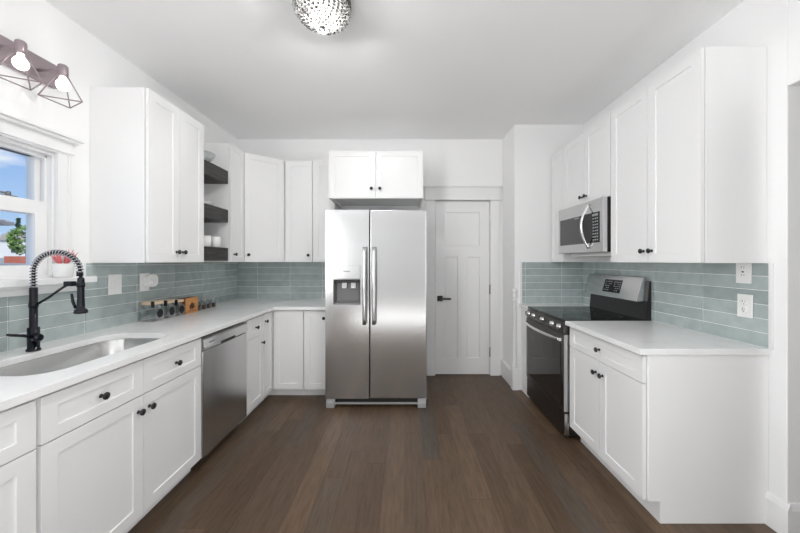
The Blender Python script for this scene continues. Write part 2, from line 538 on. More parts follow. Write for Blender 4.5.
wbox(mb, XL, XL + 0.022, WIN_Y0 - 0.09, WIN_Y1 + 0.13, WIN_Z0 - 0.085, WIN_Z0 - 0.055)
mb.build('window_sill', 'trim', win, bevel=0.004)

# ---------------------------------------------------------------- interior door in the back wall
door = empty('door_1', (DR_X0, YB, 0), kind='structure')
def dbox(mb, x0, x1, y0, y1, z0, z1, mi=0):
    return mb.box(x0 - DR_X0, x1 - DR_X0, y0 - YB, y1 - YB, z0, z1, mi)
mb = MB()
dw0, dw1, dz0, dz1 = DR_X0 + 0.012, DR_X1 - 0.012, 0.008, DR_Z - 0.012
yd = YB + 0.012
cells = [(dw0 + 0.115, dw1 - 0.115, 1.555, 1.955)]
mid = (dw0 + dw1) / 2
cells += [(dw0 + 0.115, mid - 0.055, 0.20, 1.42), (mid + 0.055, dw1 - 0.115, 0.20, 1.42)]
def panel_face(mb, x0, x1, z0, z1, y, cells, dep=0.010, slope=0.008):
    xs = sorted({x0, x1, *[c_[0] for c_ in cells], *[c_[1] for c_ in cells]})
    zs = sorted({z0, z1, *[c_[2] for c_ in cells], *[c_[3] for c_ in cells]})
    for i in range(len(xs) - 1):
        for k in range(len(zs) - 1):
            cx, cz = (xs[i] + xs[i + 1]) / 2, (zs[k] + zs[k + 1]) / 2
            if any(a < cx < b and c_ < cz < d for a, b, c_, d in cells):
                continue
            mb.add([(xs[i], y, zs[k]), (xs[i + 1], y, zs[k]), (xs[i + 1], y, zs[k + 1]), (xs[i], y, zs[k + 1])], [(0, 1, 2, 3)])
    for a, b, c_, d in cells:
        s_ = slope
        mb.add([(a, y, c_), (b, y, c_), (b, y, d), (a, y, d), (a + s_, y + dep, c_ + s_), (b - s_, y + dep, c_ + s_), (b - s_, y + dep, d - s_), (a + s_, y + dep, d - s_)],
               [(0, 1, 5, 4), (1, 2, 6, 5), (2, 3, 7, 6), (3, 0, 4, 7), (4, 5, 6, 7)])
loc_cells = [(a - DR_X0, b - DR_X0, c_, d) for a, b, c_, d in cells]
panel_face(mb, dw0 - DR_X0, dw1 - DR_X0, dz0, dz1, 0.012, loc_cells)
x0, x1 = dw0 - DR_X0, dw1 - DR_X0
mb.add([(x0, .012, dz0), (x1, .012, dz0), (x1, .012, dz1), (x0, .012, dz1), (x0, .05, dz0), (x1, .05, dz0), (x1, .05, dz1), (x0, .05, dz1)],
       [(0, 1, 5, 4), (1, 2, 6, 5), (2, 3, 7, 6), (3, 0, 4, 7), (4, 5, 6, 7)])
mb.build('door_panel', 'trim', door)
mb = MB()
dbox(mb, DR_X0 - 0.105, DR_X0 + 0.004, YB - 0.02, YB, 0, DR_Z - 0.004)
dbox(mb, DR_X1 - 0.004, DR_X1 + 0.105, YB - 0.02, YB, 0, DR_Z - 0.004)
dbox(mb, DR_X0 - 0.115, DR_X1 + 0.115, YB - 0.026, YB, DR_Z - 0.004, DR_Z + 0.15)
dbox(mb, DR_X0 - 0.125, DR_X1 + 0.125, YB - 0.034, YB, DR_Z - 0.004, DR_Z + 0.012)
dbox(mb, DR_X0 - 0.14, DR_X1 + 0.135, YB - 0.045, YB, DR_Z + 0.15, DR_Z + 0.172)
mb.build('door_casing', 'trim', door, bevel=0.003)
mb = MB()
dbox(mb, DR_X0, DR_X0 + 0.008, YB, YB + 0.10, 0, DR_Z)
dbox(mb, DR_X1 - 0.008, DR_X1, YB, YB + 0.10, 0, DR_Z)
dbox(mb, DR_X0 + 0.008, DR_X1 - 0.008, YB, YB + 0.10, DR_Z - 0.008, DR_Z)
dbox(mb, DR_X0 + 0.008, DR_X0 + 0.02, YB + 0.055, YB + 0.085, 0, DR_Z - 0.008)
mb.build('door_jamb', 'trim', door)
mb = MB()
hx, hz = 0.408, 0.92
dbox(mb, hx - 0.032, hx + 0.032, YB + 0.002, YB + 0.012, hz - 0.032, hz + 0.032)
dbox(mb, hx - 0.010, hx + 0.010, YB - 0.045, YB + 0.002, hz - 0.010, hz + 0.010)
dbox(mb, hx - 0.010, hx + 0.125, YB - 0.055, YB - 0.040, hz - 0.011, hz + 0.011)
mb.build('door_handle', 'black', door, bevel=0.002)
for hz, mm in ((1.86, 'trim'), (1.03, 'hinge'), (0.28, 'hinge')):
    mb = MB()
    mb.lathe([(0.008, 0), (0.008, 0.10)], (DR_X1 - 0.010 - DR_X0, -0.006, hz - 0.05), seg=12)
    mb.lathe([(0.005, 0), (0.005, 0.115)], (DR_X1 - 0.010 - DR_X0, -0.006, hz - 0.0575), seg=10)
    mb.build('hinge', mm, door)

# ---------------------------------------------------------------- backsplashes (glazed tiles in a stacked grid)
def splash(name, label, u0, u1, z0, z1, joint, fn, holes=()):
    """u runs along the wall, fn(u, d, z) -> world; d = distance off the wall."""
    mb = MB()
    def bx(a, b, d0, d1, c_, e, mi, tilt=False):
        k = 0.0010 if tilt else 0
        t1, t2 = (random.uniform(-1, 1) * 0.0011, random.uniform(-1, 1) * 0.0007) if tilt else (0, 0)
        vs = [fn(a, d0, c_), fn(b, d0, c_), fn(b, d0, e), fn(a, d0, e),
              fn(a + k, d1 - t1 - t2, c_ + k), fn(b - k, d1 + t1 - t2, c_ + k), fn(b - k, d1 + t1 + t2, e - k), fn(a + k, d1 - t1 + t2, e - k)]
        mb.add(vs, [(0, 3, 2, 1), (4, 5, 6, 7), (0, 1, 5, 4), (1, 2, 6, 5), (2, 3, 7, 6), (3, 0, 4, 7)], mi)
    bx(u0, u1, 0.0, 0.0085, z0, z1, 1)
    us = [u0]
    k = math.floor((u0 - joint) / 0.388) + 1
    while joint + k * 0.388 < u1 - 0.01:
        if joint + k * 0.388 > u0 + 0.01:
            us.append(joint + k * 0.388)
        k += 1
    us.append(u1)
    zz = z1
    z = z0
    while z < z1 - 0.01:
        zt = min(z + 0.075, z1)
        for i in range(len(us) - 1):
            bx(us[i] + 0.0019, us[i + 1] - 0.0019, 0.0085, 0.0112, z + 0.0020, zt - 0.0020, 0, True)
        z += 0.075
    o = mb.build(name, ['tile', 'grout'])
    return tag(o, label, 'backsplash')
CT = 0.915
UB = 1.359
mb_ = splash('tile_backsplash', 'long grey-green tile backsplash on the sink wall, running under the window and the left upper cabinets', 0.3, YB - 0.013, CT, 1.19, 2.391, lambda u, d, z: (XL + d, u, z))
mb_['label'] = 'grey-green tile backsplash on the sink wall behind the faucet, lower rows running the whole counter'
o2 = splash('backsplash_top', '', WIN_Y1 + 0.172, YB - 0.013, 1.19, UB, 2.391, lambda u, d, z: (XL + d, u, z))
# join the two fields of the same wall tiling into one mesh
bmj = bmesh.new(); bmj.from_mesh(mb_.data); bmj.from_mesh(o2.data); bmj.to_mesh(mb_.data); bmj.free()
bpy.data.objects.remove(o2)
splash('tile_backsplash', 'glossy grey-green tile backsplash on the back wall between the corner and the fridge', XL, -0.80, CT, UB, -1.0, lambda u, d, z: (u, YB - d, z))
rs = splash('tile_backsplash', 'pale blue-green tile backsplash on the right wall behind the range and the outlets', 1.655, YBUMP - 0.013, CT, UB, 2.027, lambda u, d, z: (XR - d, u, z))
MB().box(XR - 0.016, XR, 1.645, 1.655, CT, UB).build('edge_trim', 'trim', rs)
bs = splash('tile_backsplash', 'small pale blue-green tile backsplash on the projecting wall beyond the range', 1.236, XR, CT, UB, 1.66, lambda u, d, z: (u, YBUMP - d, z))
MB().box(1.222, 1.236, YBUMP - 0.016, YBUMP, CT, UB).build('edge_trim', 'trim', bs)

# ---------------------------------------------------------------- cabinets
DT = 0.024      # door thickness; fronts lie at local y -DT..0
knob_me = None
def knob(parent, x, z, y=-DT):
    global knob_me
    if knob_me is None:
        k = MB().lathe([(0.009, 0.0), (0.009, 0.003), (0.0055, 0.006), (0.0055, 0.014), (0.013, 0.019), (0.0158, 0.022), (0.0158, 0.027), (0.012, 0.030), (0.0, 0.031)],
                       (0, 0, 0), (0, -1, 0), 20).build('knob', 'black', parent)
        knob_me = k.data
    else:
        k = bpy.data.objects.new('knob', knob_me)
        COL.objects.link(k); k.parent = parent
    k.location = (x, y, z)
    return k

def shaker(name, parent, x0, x1, z0, z1, rail=0.058, kn=None, rot=None):
    mb = MB()
    rz = min(rail, (z1 - z0) * 0.28)
    panel_face(mb, x0, x1, z0, z1, -DT, [(x0 + rail, x1 - rail, z0 + rz, z1 - rz)], 0.0065, 0.001)
    mb.add([(x0, -DT, z0), (x1, -DT, z0), (x1, -DT, z1), (x0, -DT, z1), (x0, -0.005, z0), (x1, -0.005, z0), (x1, -0.005, z1), (x0, -0.005, z1)],
           [(0, 1, 5, 4), (1, 2, 6, 5), (2, 3, 7, 6), (3, 0, 4, 7), (4, 5, 6, 7)])
    o = mb.build(name, 'cab', parent)
    # weld so that the bevel works on real edges
    bm = bmesh.new(); bm.from_mesh(o.data)
    bmesh.ops.remove_doubles(bm, verts=bm.verts, dist=1e-5)
    bmesh.ops.recalc_face_normals(bm, faces=bm.faces)
    bm.to_mesh(o.data); bm.free()
    b = o.modifiers.new('bevel', 'BEVEL'); b.width = 0.0012; b.segments = 2; b.limit_method = 'ANGLE'; b.angle_limit = math.radians(35)
    if kn:
        knob(o, *kn)
    return o

def carcass(parent, w_, d, z0, z1, name='body', top=True, frame=0.03):
    mb = MB()
    t_ = 0.017
    mb.box(0, t_, 0, d, z0, z1); mb.box(w_ - t_, w_, 0, d, z0, z1)
    mb.box(t_, w_ - t_, d - 0.01, d, z0, z1)
    mb.box(t_, w_ - t_, 0, d - 0.01, z0, z0 + t_)
    if top:
        mb.box(t_, w_ - t_, 0, d - 0.01, z1 - t_, z1)
    mb.box(t_, frame, 0, 0.019, z0 + t_, z1 - t_); mb.box(w_ - frame, w_ - t_, 0, 0.019, z0 + t_, z1 - t_)
    mb.box(frame, w_ - frame, 0, 0.019, z1 - (t_ if top else 0) - 0.022, z1 - (t_ if top else 0))
    return mb.build(name, 'cab', parent, bevel=0.0008, seg=1)

BZ, BT = 0.085, 0.8825
g = 0.0021
def base_cab(name, label, loc, rz, w_, d, drawers, doors, zd=0.694, zb=BZ, toe=0.05, knob_z=None, group=None, toe_gap=0.0):
    """drawers / doors: lists of (x0, x1, knob_x or None)."""
    e = empty(name, loc, rz, label, 'cabinet', group)
    carcass(e, w_, d, zb, BT, top=False)
    MB().box(toe_gap, w_, toe, d, 0, zb).build('toe_kick', 'cab', e)
    for x0, x1, kx in drawers:
        shaker('drawer', e, x0, x1, zd + 0.003, 0.869, kn=(kx, (zd + 0.869) / 2))
    for x0, x1, kx in doors:
        shaker('door', e, x0, x1, zb + 0.003, zd - 0.002, kn=(kx, knob_z or zd - 0.075))
    return e

XF = -1.355     # front plane of the left carcasses
DL = XF - XL
RL = PI / 2     # local x -> +Y, local -y -> +X
G1 = 'white base cabinets along the sink wall'
base_cab('base_cabinet', 'white base cabinet at the left frame edge, nearer the camera than the sink base', (XF, 0.45, 0), RL, 0.71, DL,
         [(0.008, 0.702, 0.355)], [(0.008, 0.702, 0.06)], group=G1)
base_cab('base_cabinet', 'wide white sink base cabinet with two drawer fronts and two doors under the sink', (XF, 1.16, 0), RL, 0.928, DL,
         [(0.008, 0.464 - g, 0.236), (0.464 + g, 0.920, 0.692)], [(0.008, 0.464 - g, 0.464 - 0.034), (0.464 + g, 0.920, 0.464 + 0.034)], group=G1)
base_cab('base_cabinet', 'narrow white base cabinet with one drawer over one door just past the dishwasher', (XF, 2.682, 0), RL, 0.308, DL,
         [(0.006, 0.303, 0.154)], [(0.006, 0.303, 0.27)], group=G1)

# corner cabinet with folding door
cc = empty('corner_base_cabinet', (XF, 2.992, 0), 0, 'white corner base cabinet with a two-leaf folding door in the far left corner', 'cabinet')
YBK = 3.22      # carcass front of the back run
ox, oy = XF, 2.992
def off(poly):
    return [(a - ox, b - oy) for a, b in poly]
XC = -1.025
MB().prism(off([(XL, 2.992), (XF, 2.992), (XF, YBK), (XC, YBK), (XC, YB), (XL, YB)]), BZ, BT).build('body', 'cab', cc)
MB().prism(off([(XL, 2.992), (XF - 0.05, 2.992), (XF - 0.05, YBK + 0.05), (XC, YBK + 0.05), (XC, YB), (XL, YB)]), 0, BZ).build('toe_kick', 'cab', cc)
def holder(parent, x, y, rz):           # a mesh-free pivot is avoided: build the leaf in its own local axes
    return Matrix.Translation((x, y, 0)) @ Matrix.Rotation(rz, 4, 'Z')
d1 = shaker('door', cc, 0.004, 0.200, BZ + 0.003, 0.869, rail=0.045, kn=(0.035, 0.80))
d1.rotation_euler = (0, 0, PI / 2)
d2 = shaker('door', cc, 0.006, 0.298, BZ + 0.003, 0.869, rail=0.058)
d2.location = (0.028, YBK - oy, 0)
base_cab('base_cabinet', 'white full-door base cabinet on the back wall directly beside the fridge', (XC + 0.002, YBK, 0), 0, 0.245, YB - YBK,
         [], [(0.006, 0.239, 0.206)], zd=0.871, knob_z=0.80)

# right run
XRF = 1.265
DRR = XR - XRF
rc = empty('base_cabinet', (XRF, 2.432, 0), -PI / 2, 'white right-wall base cabinet with one wide drawer over two doors', 'cabinet')
RW = 2.432 - 1.675
mb = MB()
mb.box(0, 0.017, 0, DRR, 0.115, BT); mb.box(0.017, RW - 0.017, DRR - 0.01, DRR, 0.115, BT); mb.box(0.017, RW - 0.017, 0, DRR - 0.01, 0.115, 0.132)
mb.box(0.017, 0.03, 0, 0.019, 0.132, BT); mb.box(RW - 0.03, RW - 0.017, 0, 0.019, 0.132, BT); mb.box(0.03, RW - 0.03, 0, 0.019, BT - 0.022, BT)
mb.box(RW - 0.017, RW, 0, DRR, 0.115, BT)
mb.build('body', 'cab', rc, bevel=0.0008, seg=1)
mb = MB()
pr = [(RW, 0.003, 0.115), (RW, 0.003, BT), (RW, DRR, BT), (RW, DRR, 0.0), (RW, 0.062, 0.0), (RW, 0.062, 0.115)]
mb.extrude(pr, (0.006, 0, 0))
mb.build('end_panel', 'cab', rc, bevel=0.0008, seg=1)
MB().box(0.0, RW, 0.062, DRR, 0, 0.115).build('toe_kick', 'cab', rc)
shaker('drawer', rc, 0.006, RW - 0.004, 0.728, 0.869, kn=(RW / 2, 0.80))
shaker('door', rc, 0.006, RW / 2 - g, 0.118, 0.724, kn=(RW / 2 - 0.036, 0.645))
shaker('door', rc, RW / 2 + g, RW - 0.004, 0.118, 0.724, kn=(RW / 2 + 0.036, 0.645))
fl = MB().box(1.228, XR, 3.215, YBUMP - 0.004, 0, BT).build('filler_cabinet', 'cab', bevel=0.001, seg=1)
tag(fl, 'narrow white filler cabinet side between the range and the projecting wall', 'cabinet')

# worktops
sinkhole = rrect(-1.845, -1.44, 1.265, 2.01, 0.105, 10)
wl = slab('worktop', [[(XL, 0.3), (-1.31, 0.3), (-1.31, 3.17), (-0.775, 3.17), (-0.775, YB), (XL, YB)], sinkhole[::-1]], 0.883, CT, 'quartz')
tag(wl, 'L-shaped white quartz worktop running along the sink wall to the fridge', 'worktop')
wr = slab('worktop', [[(1.222, 1.658), (1.935, 1.658), (1.935, OPN_Y1 + 0.0), (1.935, 1.66)] if False else [(1.212, 1.656), (XR, 1.656), (XR, 2.436), (1.212, 2.436)]], 0.883, CT, 'quartz')
tag(wr, 'short white quartz worktop on the right base cabinet below the outlets', 'worktop')
wf = slab('worktop', [[(1.205, 3.208), (XR, 3.208), (XR, YBUMP), (1.205, YBUMP)]], 0.883, CT, 'quartz')
tag(wf, 'narrow strip of white worktop between the range and the projecting wall', 'worktop')

# upper cabinets
def upper(label, loc, rz, w_, d, z0, z1, doors, kz=None, group=None, rail=0.058, recess=0.0):
    e = empty('upper_cabinet', (loc[0], loc[1], z0), rz, label, 'cabinet', group)
    h = z1 - z0
    mb = MB(); t_ = 0.017
    mb.box(0, t_, 0, d, 0, h); mb.box(w_ - t_, w_, 0, d, 0, h); mb.box(t_, w_ - t_, d - 0.01, d, 0, h)
    mb.box(t_, w_ - t_, 0, d - 0.01, h - t_, h); mb.box(t_, w_ - t_, 0 if not recess else 0.02, d - 0.01, recess, recess + t_)
    mb.box(t_, 0.032, 0, 0.019, recess + (t_ if not recess else 0), h - t_); mb.box(w_ - 0.032, w_ - t_, 0, 0.019, recess + (t_ if not recess else 0), h - t_)
    if recess:
        mb.box(0.032, w_ - 0.032, 0, 0.019, 0, recess)
    mb.build('body', 'cab', e, bevel=0.0008, seg=1)
    for x0, x1, kx in doors:
        kn = (kx, kz if kz is not None else 0.075) if kx is not None else None
        shaker('door', e, x0, x1, 0.003, h - 0.004, rail=rail, kn=kn)
    return e
UT = 2.48
UXL = -1.672
w1 = 2.612 - 2.045
upper('tall white two-door upper cabinet nearest the window on the sink wall', (UXL, 2.045), RL, w1, UXL - XL, UB, UT,
      [(0.003, w1 / 2 - g, w1 / 2 - 0.032), (w1 / 2 + g, w1 - 0.003, w1 / 2 + 0.032)])
w2 = 3.262 - 3.016
upper('narrow white single-door upper cabinet between the open shelves and the diagonal corner', (UXL, 3.016), RL, w2, UXL - XL, UB, UT,
      [(0.003, w2 - 0.003, 0.05)], rail=0.05)
# diagonal corner upper: five-sided body
A_ = Vector((UXL, 3.264)); B_ = Vector((-1.345, YB - 0.286))
dc = empty('upper_cabinet', (A_.x, A_.y, UB), math.atan2(B_.y - A_.y, B_.x - A_.x), 'white diagonal corner upper cabinet with one wide angled door', 'cabinet')
th = dc.rotation_euler[2]
def tol(p_):
    dx, dy = p_[0] - A_.x, p_[1] - A_.y
    return (dx * math.cos(th) + dy * math.sin(th), -dx * math.sin(th) + dy * math.cos(th))
MB().prism([tol(p_) for p_ in ((A_.x, A_.y), (B_.x, B_.y), (B_.x, YB), (XL, YB), (XL, A_.y))], 0, UT - UB).build('body', 'cab', dc, bevel=0.001, seg=1)
wd = (B_ - A_).length
shaker('door', dc, 0.018, wd - 0.018, 0.003, UT - UB - 0.004, kn=(0.05, 0.075))
wb = 0.302
upper('white single-door upper cabinet on the back wall beside the diagonal corner', (-1.335, YB - 0.286), 0, wb, 0.286, UB, UT, [(0.003, wb - 0.003, wb - 0.04)])
upper('white single-door upper cabinet on the back wall tucked against the over-fridge unit', (-1.031, YB - 0.286), 0, 0.245, 0.286, UB, UT, [(0.003, 0.242, None)])
wfc = 0.954
upper('deep white two-door cabinet above the refrigerator', (-0.781, 3.237), 0, wfc, YB - 3.237, 2.0, UT,
      [(0.003, wfc / 2 - g, wfc / 2 - 0.042), (wfc / 2 + g, wfc - 0.003, wfc / 2 + 0.042)], kz=0.095, recess=0.03)

UXR = 1.570
UT = 2.493
DU = XR - UXR
RR = -PI / 2
w3 = 2.418 - 1.675
upper('tall white two-door upper cabinet on the right wall, above the worktop and outlets', (UXR, 2.418), RR, w3, DU, UB, UT,
      [(0.003, w3 / 2 - g, w3 / 2 - 0.034), (w3 / 2 + g, w3 - 0.003, w3 / 2 + 0.034)])
w4 = 3.130 - 2.420
upper('short white two-door upper cabinet directly above the microwave', (UXR, 3.130), RR, w4, DU, 1.862, UT,
      [(0.003, w4 / 2 - g, w4 / 2 - 0.034), (w4 / 2 + g, w4 - 0.003, w4 / 2 + 0.034)], kz=0.065)
w5 = 3.404 - 3.132
upper('slim white upper cabinet in the far right corner beyond the microwave', (UXR, 3.404), RR, w5, DU, UB, UT, [(0.003, w5 - 0.003, None)], rail=0.05)

# ---------------------------------------------------------------- floating shelves and what stands on them
SH = [(1.372, 1.492, 'lowest charcoal floating shelf, holding two white mugs'), (1.731, 1.851, 'middle charcoal floating shelf, holding white plates'),
      (2.096, 2.216, 'top charcoal floating shelf, holding a clear bowl')]
for z0, z1, lab in SH:
    o = MB().box(XL, -1.675, 2.614, 3.014, z0, z1).build('floating_shelf', 'shelf', bevel=0.002)
    tag(o, lab, 'shelf', 'dark wood shelves between the upper cabinets')
mb = MB()
mb.lathe([(0.0, 0.004), (0.045, 0.004), (0.05, 0.0), (0.062, 0.012), (0.100, 0.058), (0.118, 0.095), (0.115, 0.097), (0.096, 0.060), (0.058, 0.017), (0.0, 0.013)], (0, 0, 0), seg=40)
b = mb.build('bowl', 'clear', loc=(-1.80, 2.80, 2.2165))
tag(b, 'clear glass bowl on the top dark shelf', 'bowl')
for i in range(3):
    mb = MB()
    mb.lathe([(0.0, 0.001), (0.06, 0.0), (0.065, 0.004), (0.118, 0.013), (0.119, 0.015), (0.064, 0.008), (0.0, 0.006)], seg=36)
    o = mb.build('plate', 'white_ceramic', loc=(-1.815, 2.79, 1.8515 + i * 0.0095))
    tag(o, ('white plate lying lowest in the stack on the middle dark shelf', 'white plate in the middle of the stack on the dark shelf', 'white plate lying topmost of the stack on the middle dark shelf')[i], 'plate', 'white plates on the middle shelf')
for i, (px, py) in enumerate(((-1.735, 2.775), (-1.725, 2.90))):
    e = empty('mug', (px, py, 1.4925), 0, ('white mug on the lowest dark shelf, nearer the tall left cabinet', 'white mug on the lowest dark shelf, farther from the window')[i], 'mug', 'white mugs on the lowest shelf')
    MB().lathe([(0.0, 0.0), (0.036, 0.0), (0.040, 0.004), (0.041, 0.095), (0.038, 0.097), (0.036, 0.092), (0.035, 0.008), (0.0, 0.006)], seg=32).build('cup', 'white_ceramic', e)
    pts = [(-0.036 - 0.030 * math.sin(a), 0, 0.05 + 0.030 * math.cos(a)) for a in [PI * k / 10 for k in range(11)]]
    MB().tube(pts, 0.005, 8).build('handle', 'white_ceramic', e)

# ---------------------------------------------------------------- sink and faucet
sk = empty('sink', (-1.6425, 1.6375, 0.883), 0, 'stainless steel undermount sink with rounded corners below the window', 'sink')
mb = MB()
def loop(inset, z, r):
    return [(a + 1.6425, b - 1.6375, z + 0.0065 - 0.883) for a, b in rrect(-1.845 + inset, -1.44 - inset, 1.265 + inset, 2.01 - inset, r, 10)]
lps = [loop(-0.012, 0.8755, 0.115), loop(-0.001, 0.8755, 0.106), loop(0.002, 0.872, 0.103), loop(0.006, 0.70, 0.10), loop(0.012, 0.680, 0.095), loop(0.03, 0.668, 0.08), loop(0.06, 0.664, 0.05)]
nv = len(lps[0])
vs = [p_ for lp in lps for p_ in lp]
fs = []
for i in range(len(lps) - 1):
    for k in range(nv):
        k2 = (k + 1) % nv
        fs.append((i * nv + k, i * nv + k2, (i + 1) * nv + k2, (i + 1) * nv + k))
fs.append(tuple((len(lps) - 1) * nv + k for k in range(nv)))
mb.add(vs, fs, 0, True)
bs_ = mb.build('basin', 'steel_sink', sk)
MB().lathe([(0.045, 0.0), (0.045, 0.002), (0.034, 0.003), (0.030, 0.0005), (0.0, 0.0005)], (0, 0, 0.6708 - 0.883), seg=28).build('drain', 'chrome', sk)

FX, FY = -1.888, 1.622
fc = empty('faucet', (FX, FY, CT), 0, 'black spring pull-down kitchen faucet standing behind the sink', 'faucet')
mb = MB()
mb.lathe([(0.027, 0.0), (0.027, 0.010), (0.0225, 0.012), (0.0225, 0.118), (0.0155, 0.120), (0.0155, 0.318), (0.013, 0.322), (0.0, 0.322)], seg=28)
mb.build('body', 'navy', fc)
path = []
R_ = 0.118
zt0 = 0.398
for k in range(6):
    path.append(Vector((0, 0, 0.315 + (zt0 - 0.315) * k / 6)))
for k in range(25):
    a = PI * k / 24
    path.append(Vector((R_ - R_ * math.cos(a), 0, zt0 + R_ * 0.86 * math.sin(a))))
xs_ = 2 * R_
hose = path + [Vector((xs_ + 0.003, 0, 0.40)), Vector((xs_ + 0.004, 0, 0.35))]
MB().tube(hose, 0.0072, 12).build('hose', 'navy', fc)
# coil spring round the hose
import bisect
cl = [0]
for i in range(1, len(path)):
    cl.append(cl[-1] + (path[i] - path[i - 1]).length)
def at(s):
    s = max(0, min(cl[-1], s))
    i = min(bisect.bisect_right(cl, s), len(path) - 1)
    i = max(i, 1)
    t_ = (s - cl[i - 1]) / (cl[i] - cl[i - 1])
    return path[i - 1].lerp(path[i], t_), (path[i] - path[i - 1]).normalized()
pts = []
turns = 29
for k in range(turns * 14 + 1):
    s_ = cl[-1] * k / (turns * 14)
    p_, d_ = at(s_)
    sd = Vector((0, 1, 0)); up = d_.cross(sd)
    a = 2 * PI * k / 14
    pts.append(p_ + (up * math.cos(a) + sd * math.sin(a)) * 0.0122)
MB().tube(pts, 0.0027, 6).build('spring', 'coil', fc)
mb = MB()
mb.lathe([(0.0, 0.372), (0.010, 0.372), (0.013, 0.367), (0.0140, 0.358), (0.0140, 0.27), (0.0155, 0.235), (0.0165, 0.214), (0.025, 0.208), (0.027, 0.196), (0.025, 0.190), (0.0, 0.190)], (xs_ + 0.004, 0, 0), seg=28)
mb.lathe([(0.013, -0.012), (0.013, 0.012)], (xs_ - 0.001, 0, zt0 - 0.008), (0, 0, 1), seg=16)
sh_ = mb.build('spray_head', 'navy', fc)
MB().tube([(xs_ - 0.016, -0.006, 0.215), (xs_ - 0.028, -0.008, 0.25), (xs_ - 0.034, -0.008, 0.29)], [0.006, 0.007, 0.005], 8).build('spray_lever', 'navy', sh_)
mb = MB()
mb.tube([(0.012, 0, 0.232), (0.08, 0, 0.272), (0.15, 0, 0.322), (0.182, 0, 0.338), (0.20, 0, 0.340)], 0.0058, 10)
mb.lathe([(0.018, -0.011), (0.018, 0.011)], (0.0, 0, 0.232), seg=20)
mb.box(0.165, 0.205, -0.013, 0.013, 0.328, 0.352)
mb.lathe([(0.0165, -0.011), (0.0165, 0.011)], (xs_ + 0.004, 0, 0.335), seg=20)
mb.build('support_arm', 'navy', fc)
mb = MB()
mb.lathe([(0.020, 0.0), (0.021, 0.026), (0.020, 0.042), (0.016, 0.047), (0.0, 0.048)], (0.004, -0.002, 0.070), (1, -0.35, 0), seg=24)
mb.tube([(0.024, -0.02, 0.074), (0.018, -0.06, 0.090), (0.010, -0.095, 0.100), (0.004, -0.112, 0.106)], [0.008, 0.0075, 0.007, 0.006], 10)
mb.build('handle', 'navy', fc)

# ---------------------------------------------------------------- dishwasher
dwm = empty('dishwasher', (XF, 2.092, 0), RL, 'stainless steel dishwasher between the sink cabinet and the narrow drawer cabinet', 'dishwasher')
W = 0.584
MB().box(0.006, W - 0.006, 0.012, DL - 0.02, 0.07, 0.858).build('tub', 'dark', dwm)
MB().box(0.006, W - 0.006, 0.09, 0.11, 0.0, 0.07).build('toe_panel', 'black_plastic', dwm)
mb = MB()
mb.box(0.004, W - 0.004, -0.026, 0.010, 0.075, 0.775)
mb.build('door', 'steel_v', dwm, bevel=0.004)
mb = MB()                                       # sloping control strip with pocket handle
prof = [(-0.026, 0.779), (-0.036, 0.800), (-0.030, 0.850), (-0.018, 0.862), (0.010, 0.862), (0.010, 0.779)]
mb.extrude([(0.004, y, z) for y, z in prof], (W - 0.008, 0, 0))
cs = mb.build('control_panel', 'steel_v', dwm, bevel=0.003)
MB().box(0.20, 0.38, -0.0375, -0.030, 0.782, 0.800).build('pocket_handle', 'dark', cs, bevel=0.003)
mb = MB()
for k in range(9):
    mb.box(0.055 + k * 0.0075, 0.060 + k * 0.0075, -0.0345, -0.033, 0.822, 0.828 + 0.002 * (k % 2))
mb.build('nameplate', 'hinge', cs)

# ---------------------------------------------------------------- refrigerator
FXL, FXR, FYF = -0.752, 0.194, 2.985
fr = empty('refrigerator', (FXL, FYF, 0), 0, 'stainless steel side-by-side refrigerator with ice dispenser against the back wall', 'refrigerator')
FW = FXR - FXL
FT = 1.848
SP = 0.411
MB().box(0.006, FW - 0.006, 0.085, 0.78, 0.035, FT - 0.012).build('cabinet', 'grey_plastic', fr, bevel=0.004)
# left door with dispenser recess
mb = MB()
rx0, rx1, rz0, rz1 = 0.074, 0.326, 0.962, 1.197
panel_face(mb, 0.0, SP - 0.004, 0.085, FT, 0.0, [(rx0, rx1, rz0, rz1)], 0.002, 0.0005)
mb.f.pop(); mb.m.pop(); mb.sm.pop()             # open the recess
x1 = SP - 0.004
mb.add([(0, 0, .085), (x1, 0, .085), (x1, 0, FT), (0, 0, FT), (0, .078, .085), (x1, .078, .085), (x1, .078, FT), (0, .078, FT)],
       [(0, 1, 5, 4), (1, 2, 6, 5), (2, 3, 7, 6), (3, 0, 4, 7)])
dl = mb.build('freezer_door', 'steel', fr)
bm = bmesh.new(); bm.from_mesh(dl.data); bmesh.ops.remove_doubles(bm, verts=bm.verts, dist=1e-5); bmesh.ops.recalc_face_normals(bm, faces=bm.faces)
bm.to_mesh(dl.data); bm.free()
bv = dl.modifiers.new('bevel', 'BEVEL'); bv.width = 0.010; bv.segments = 4; bv.limit_method = 'ANGLE'; bv.angle_limit = math.radians(60)
for pl in dl.data.polygons:
    pl.use_smooth = False
drd = MB().box(SP + 0.004, FW, 0.0, 0.078, 0.085, FT).build('fridge_door', 'steel', fr, bevel=0.010, seg=4)
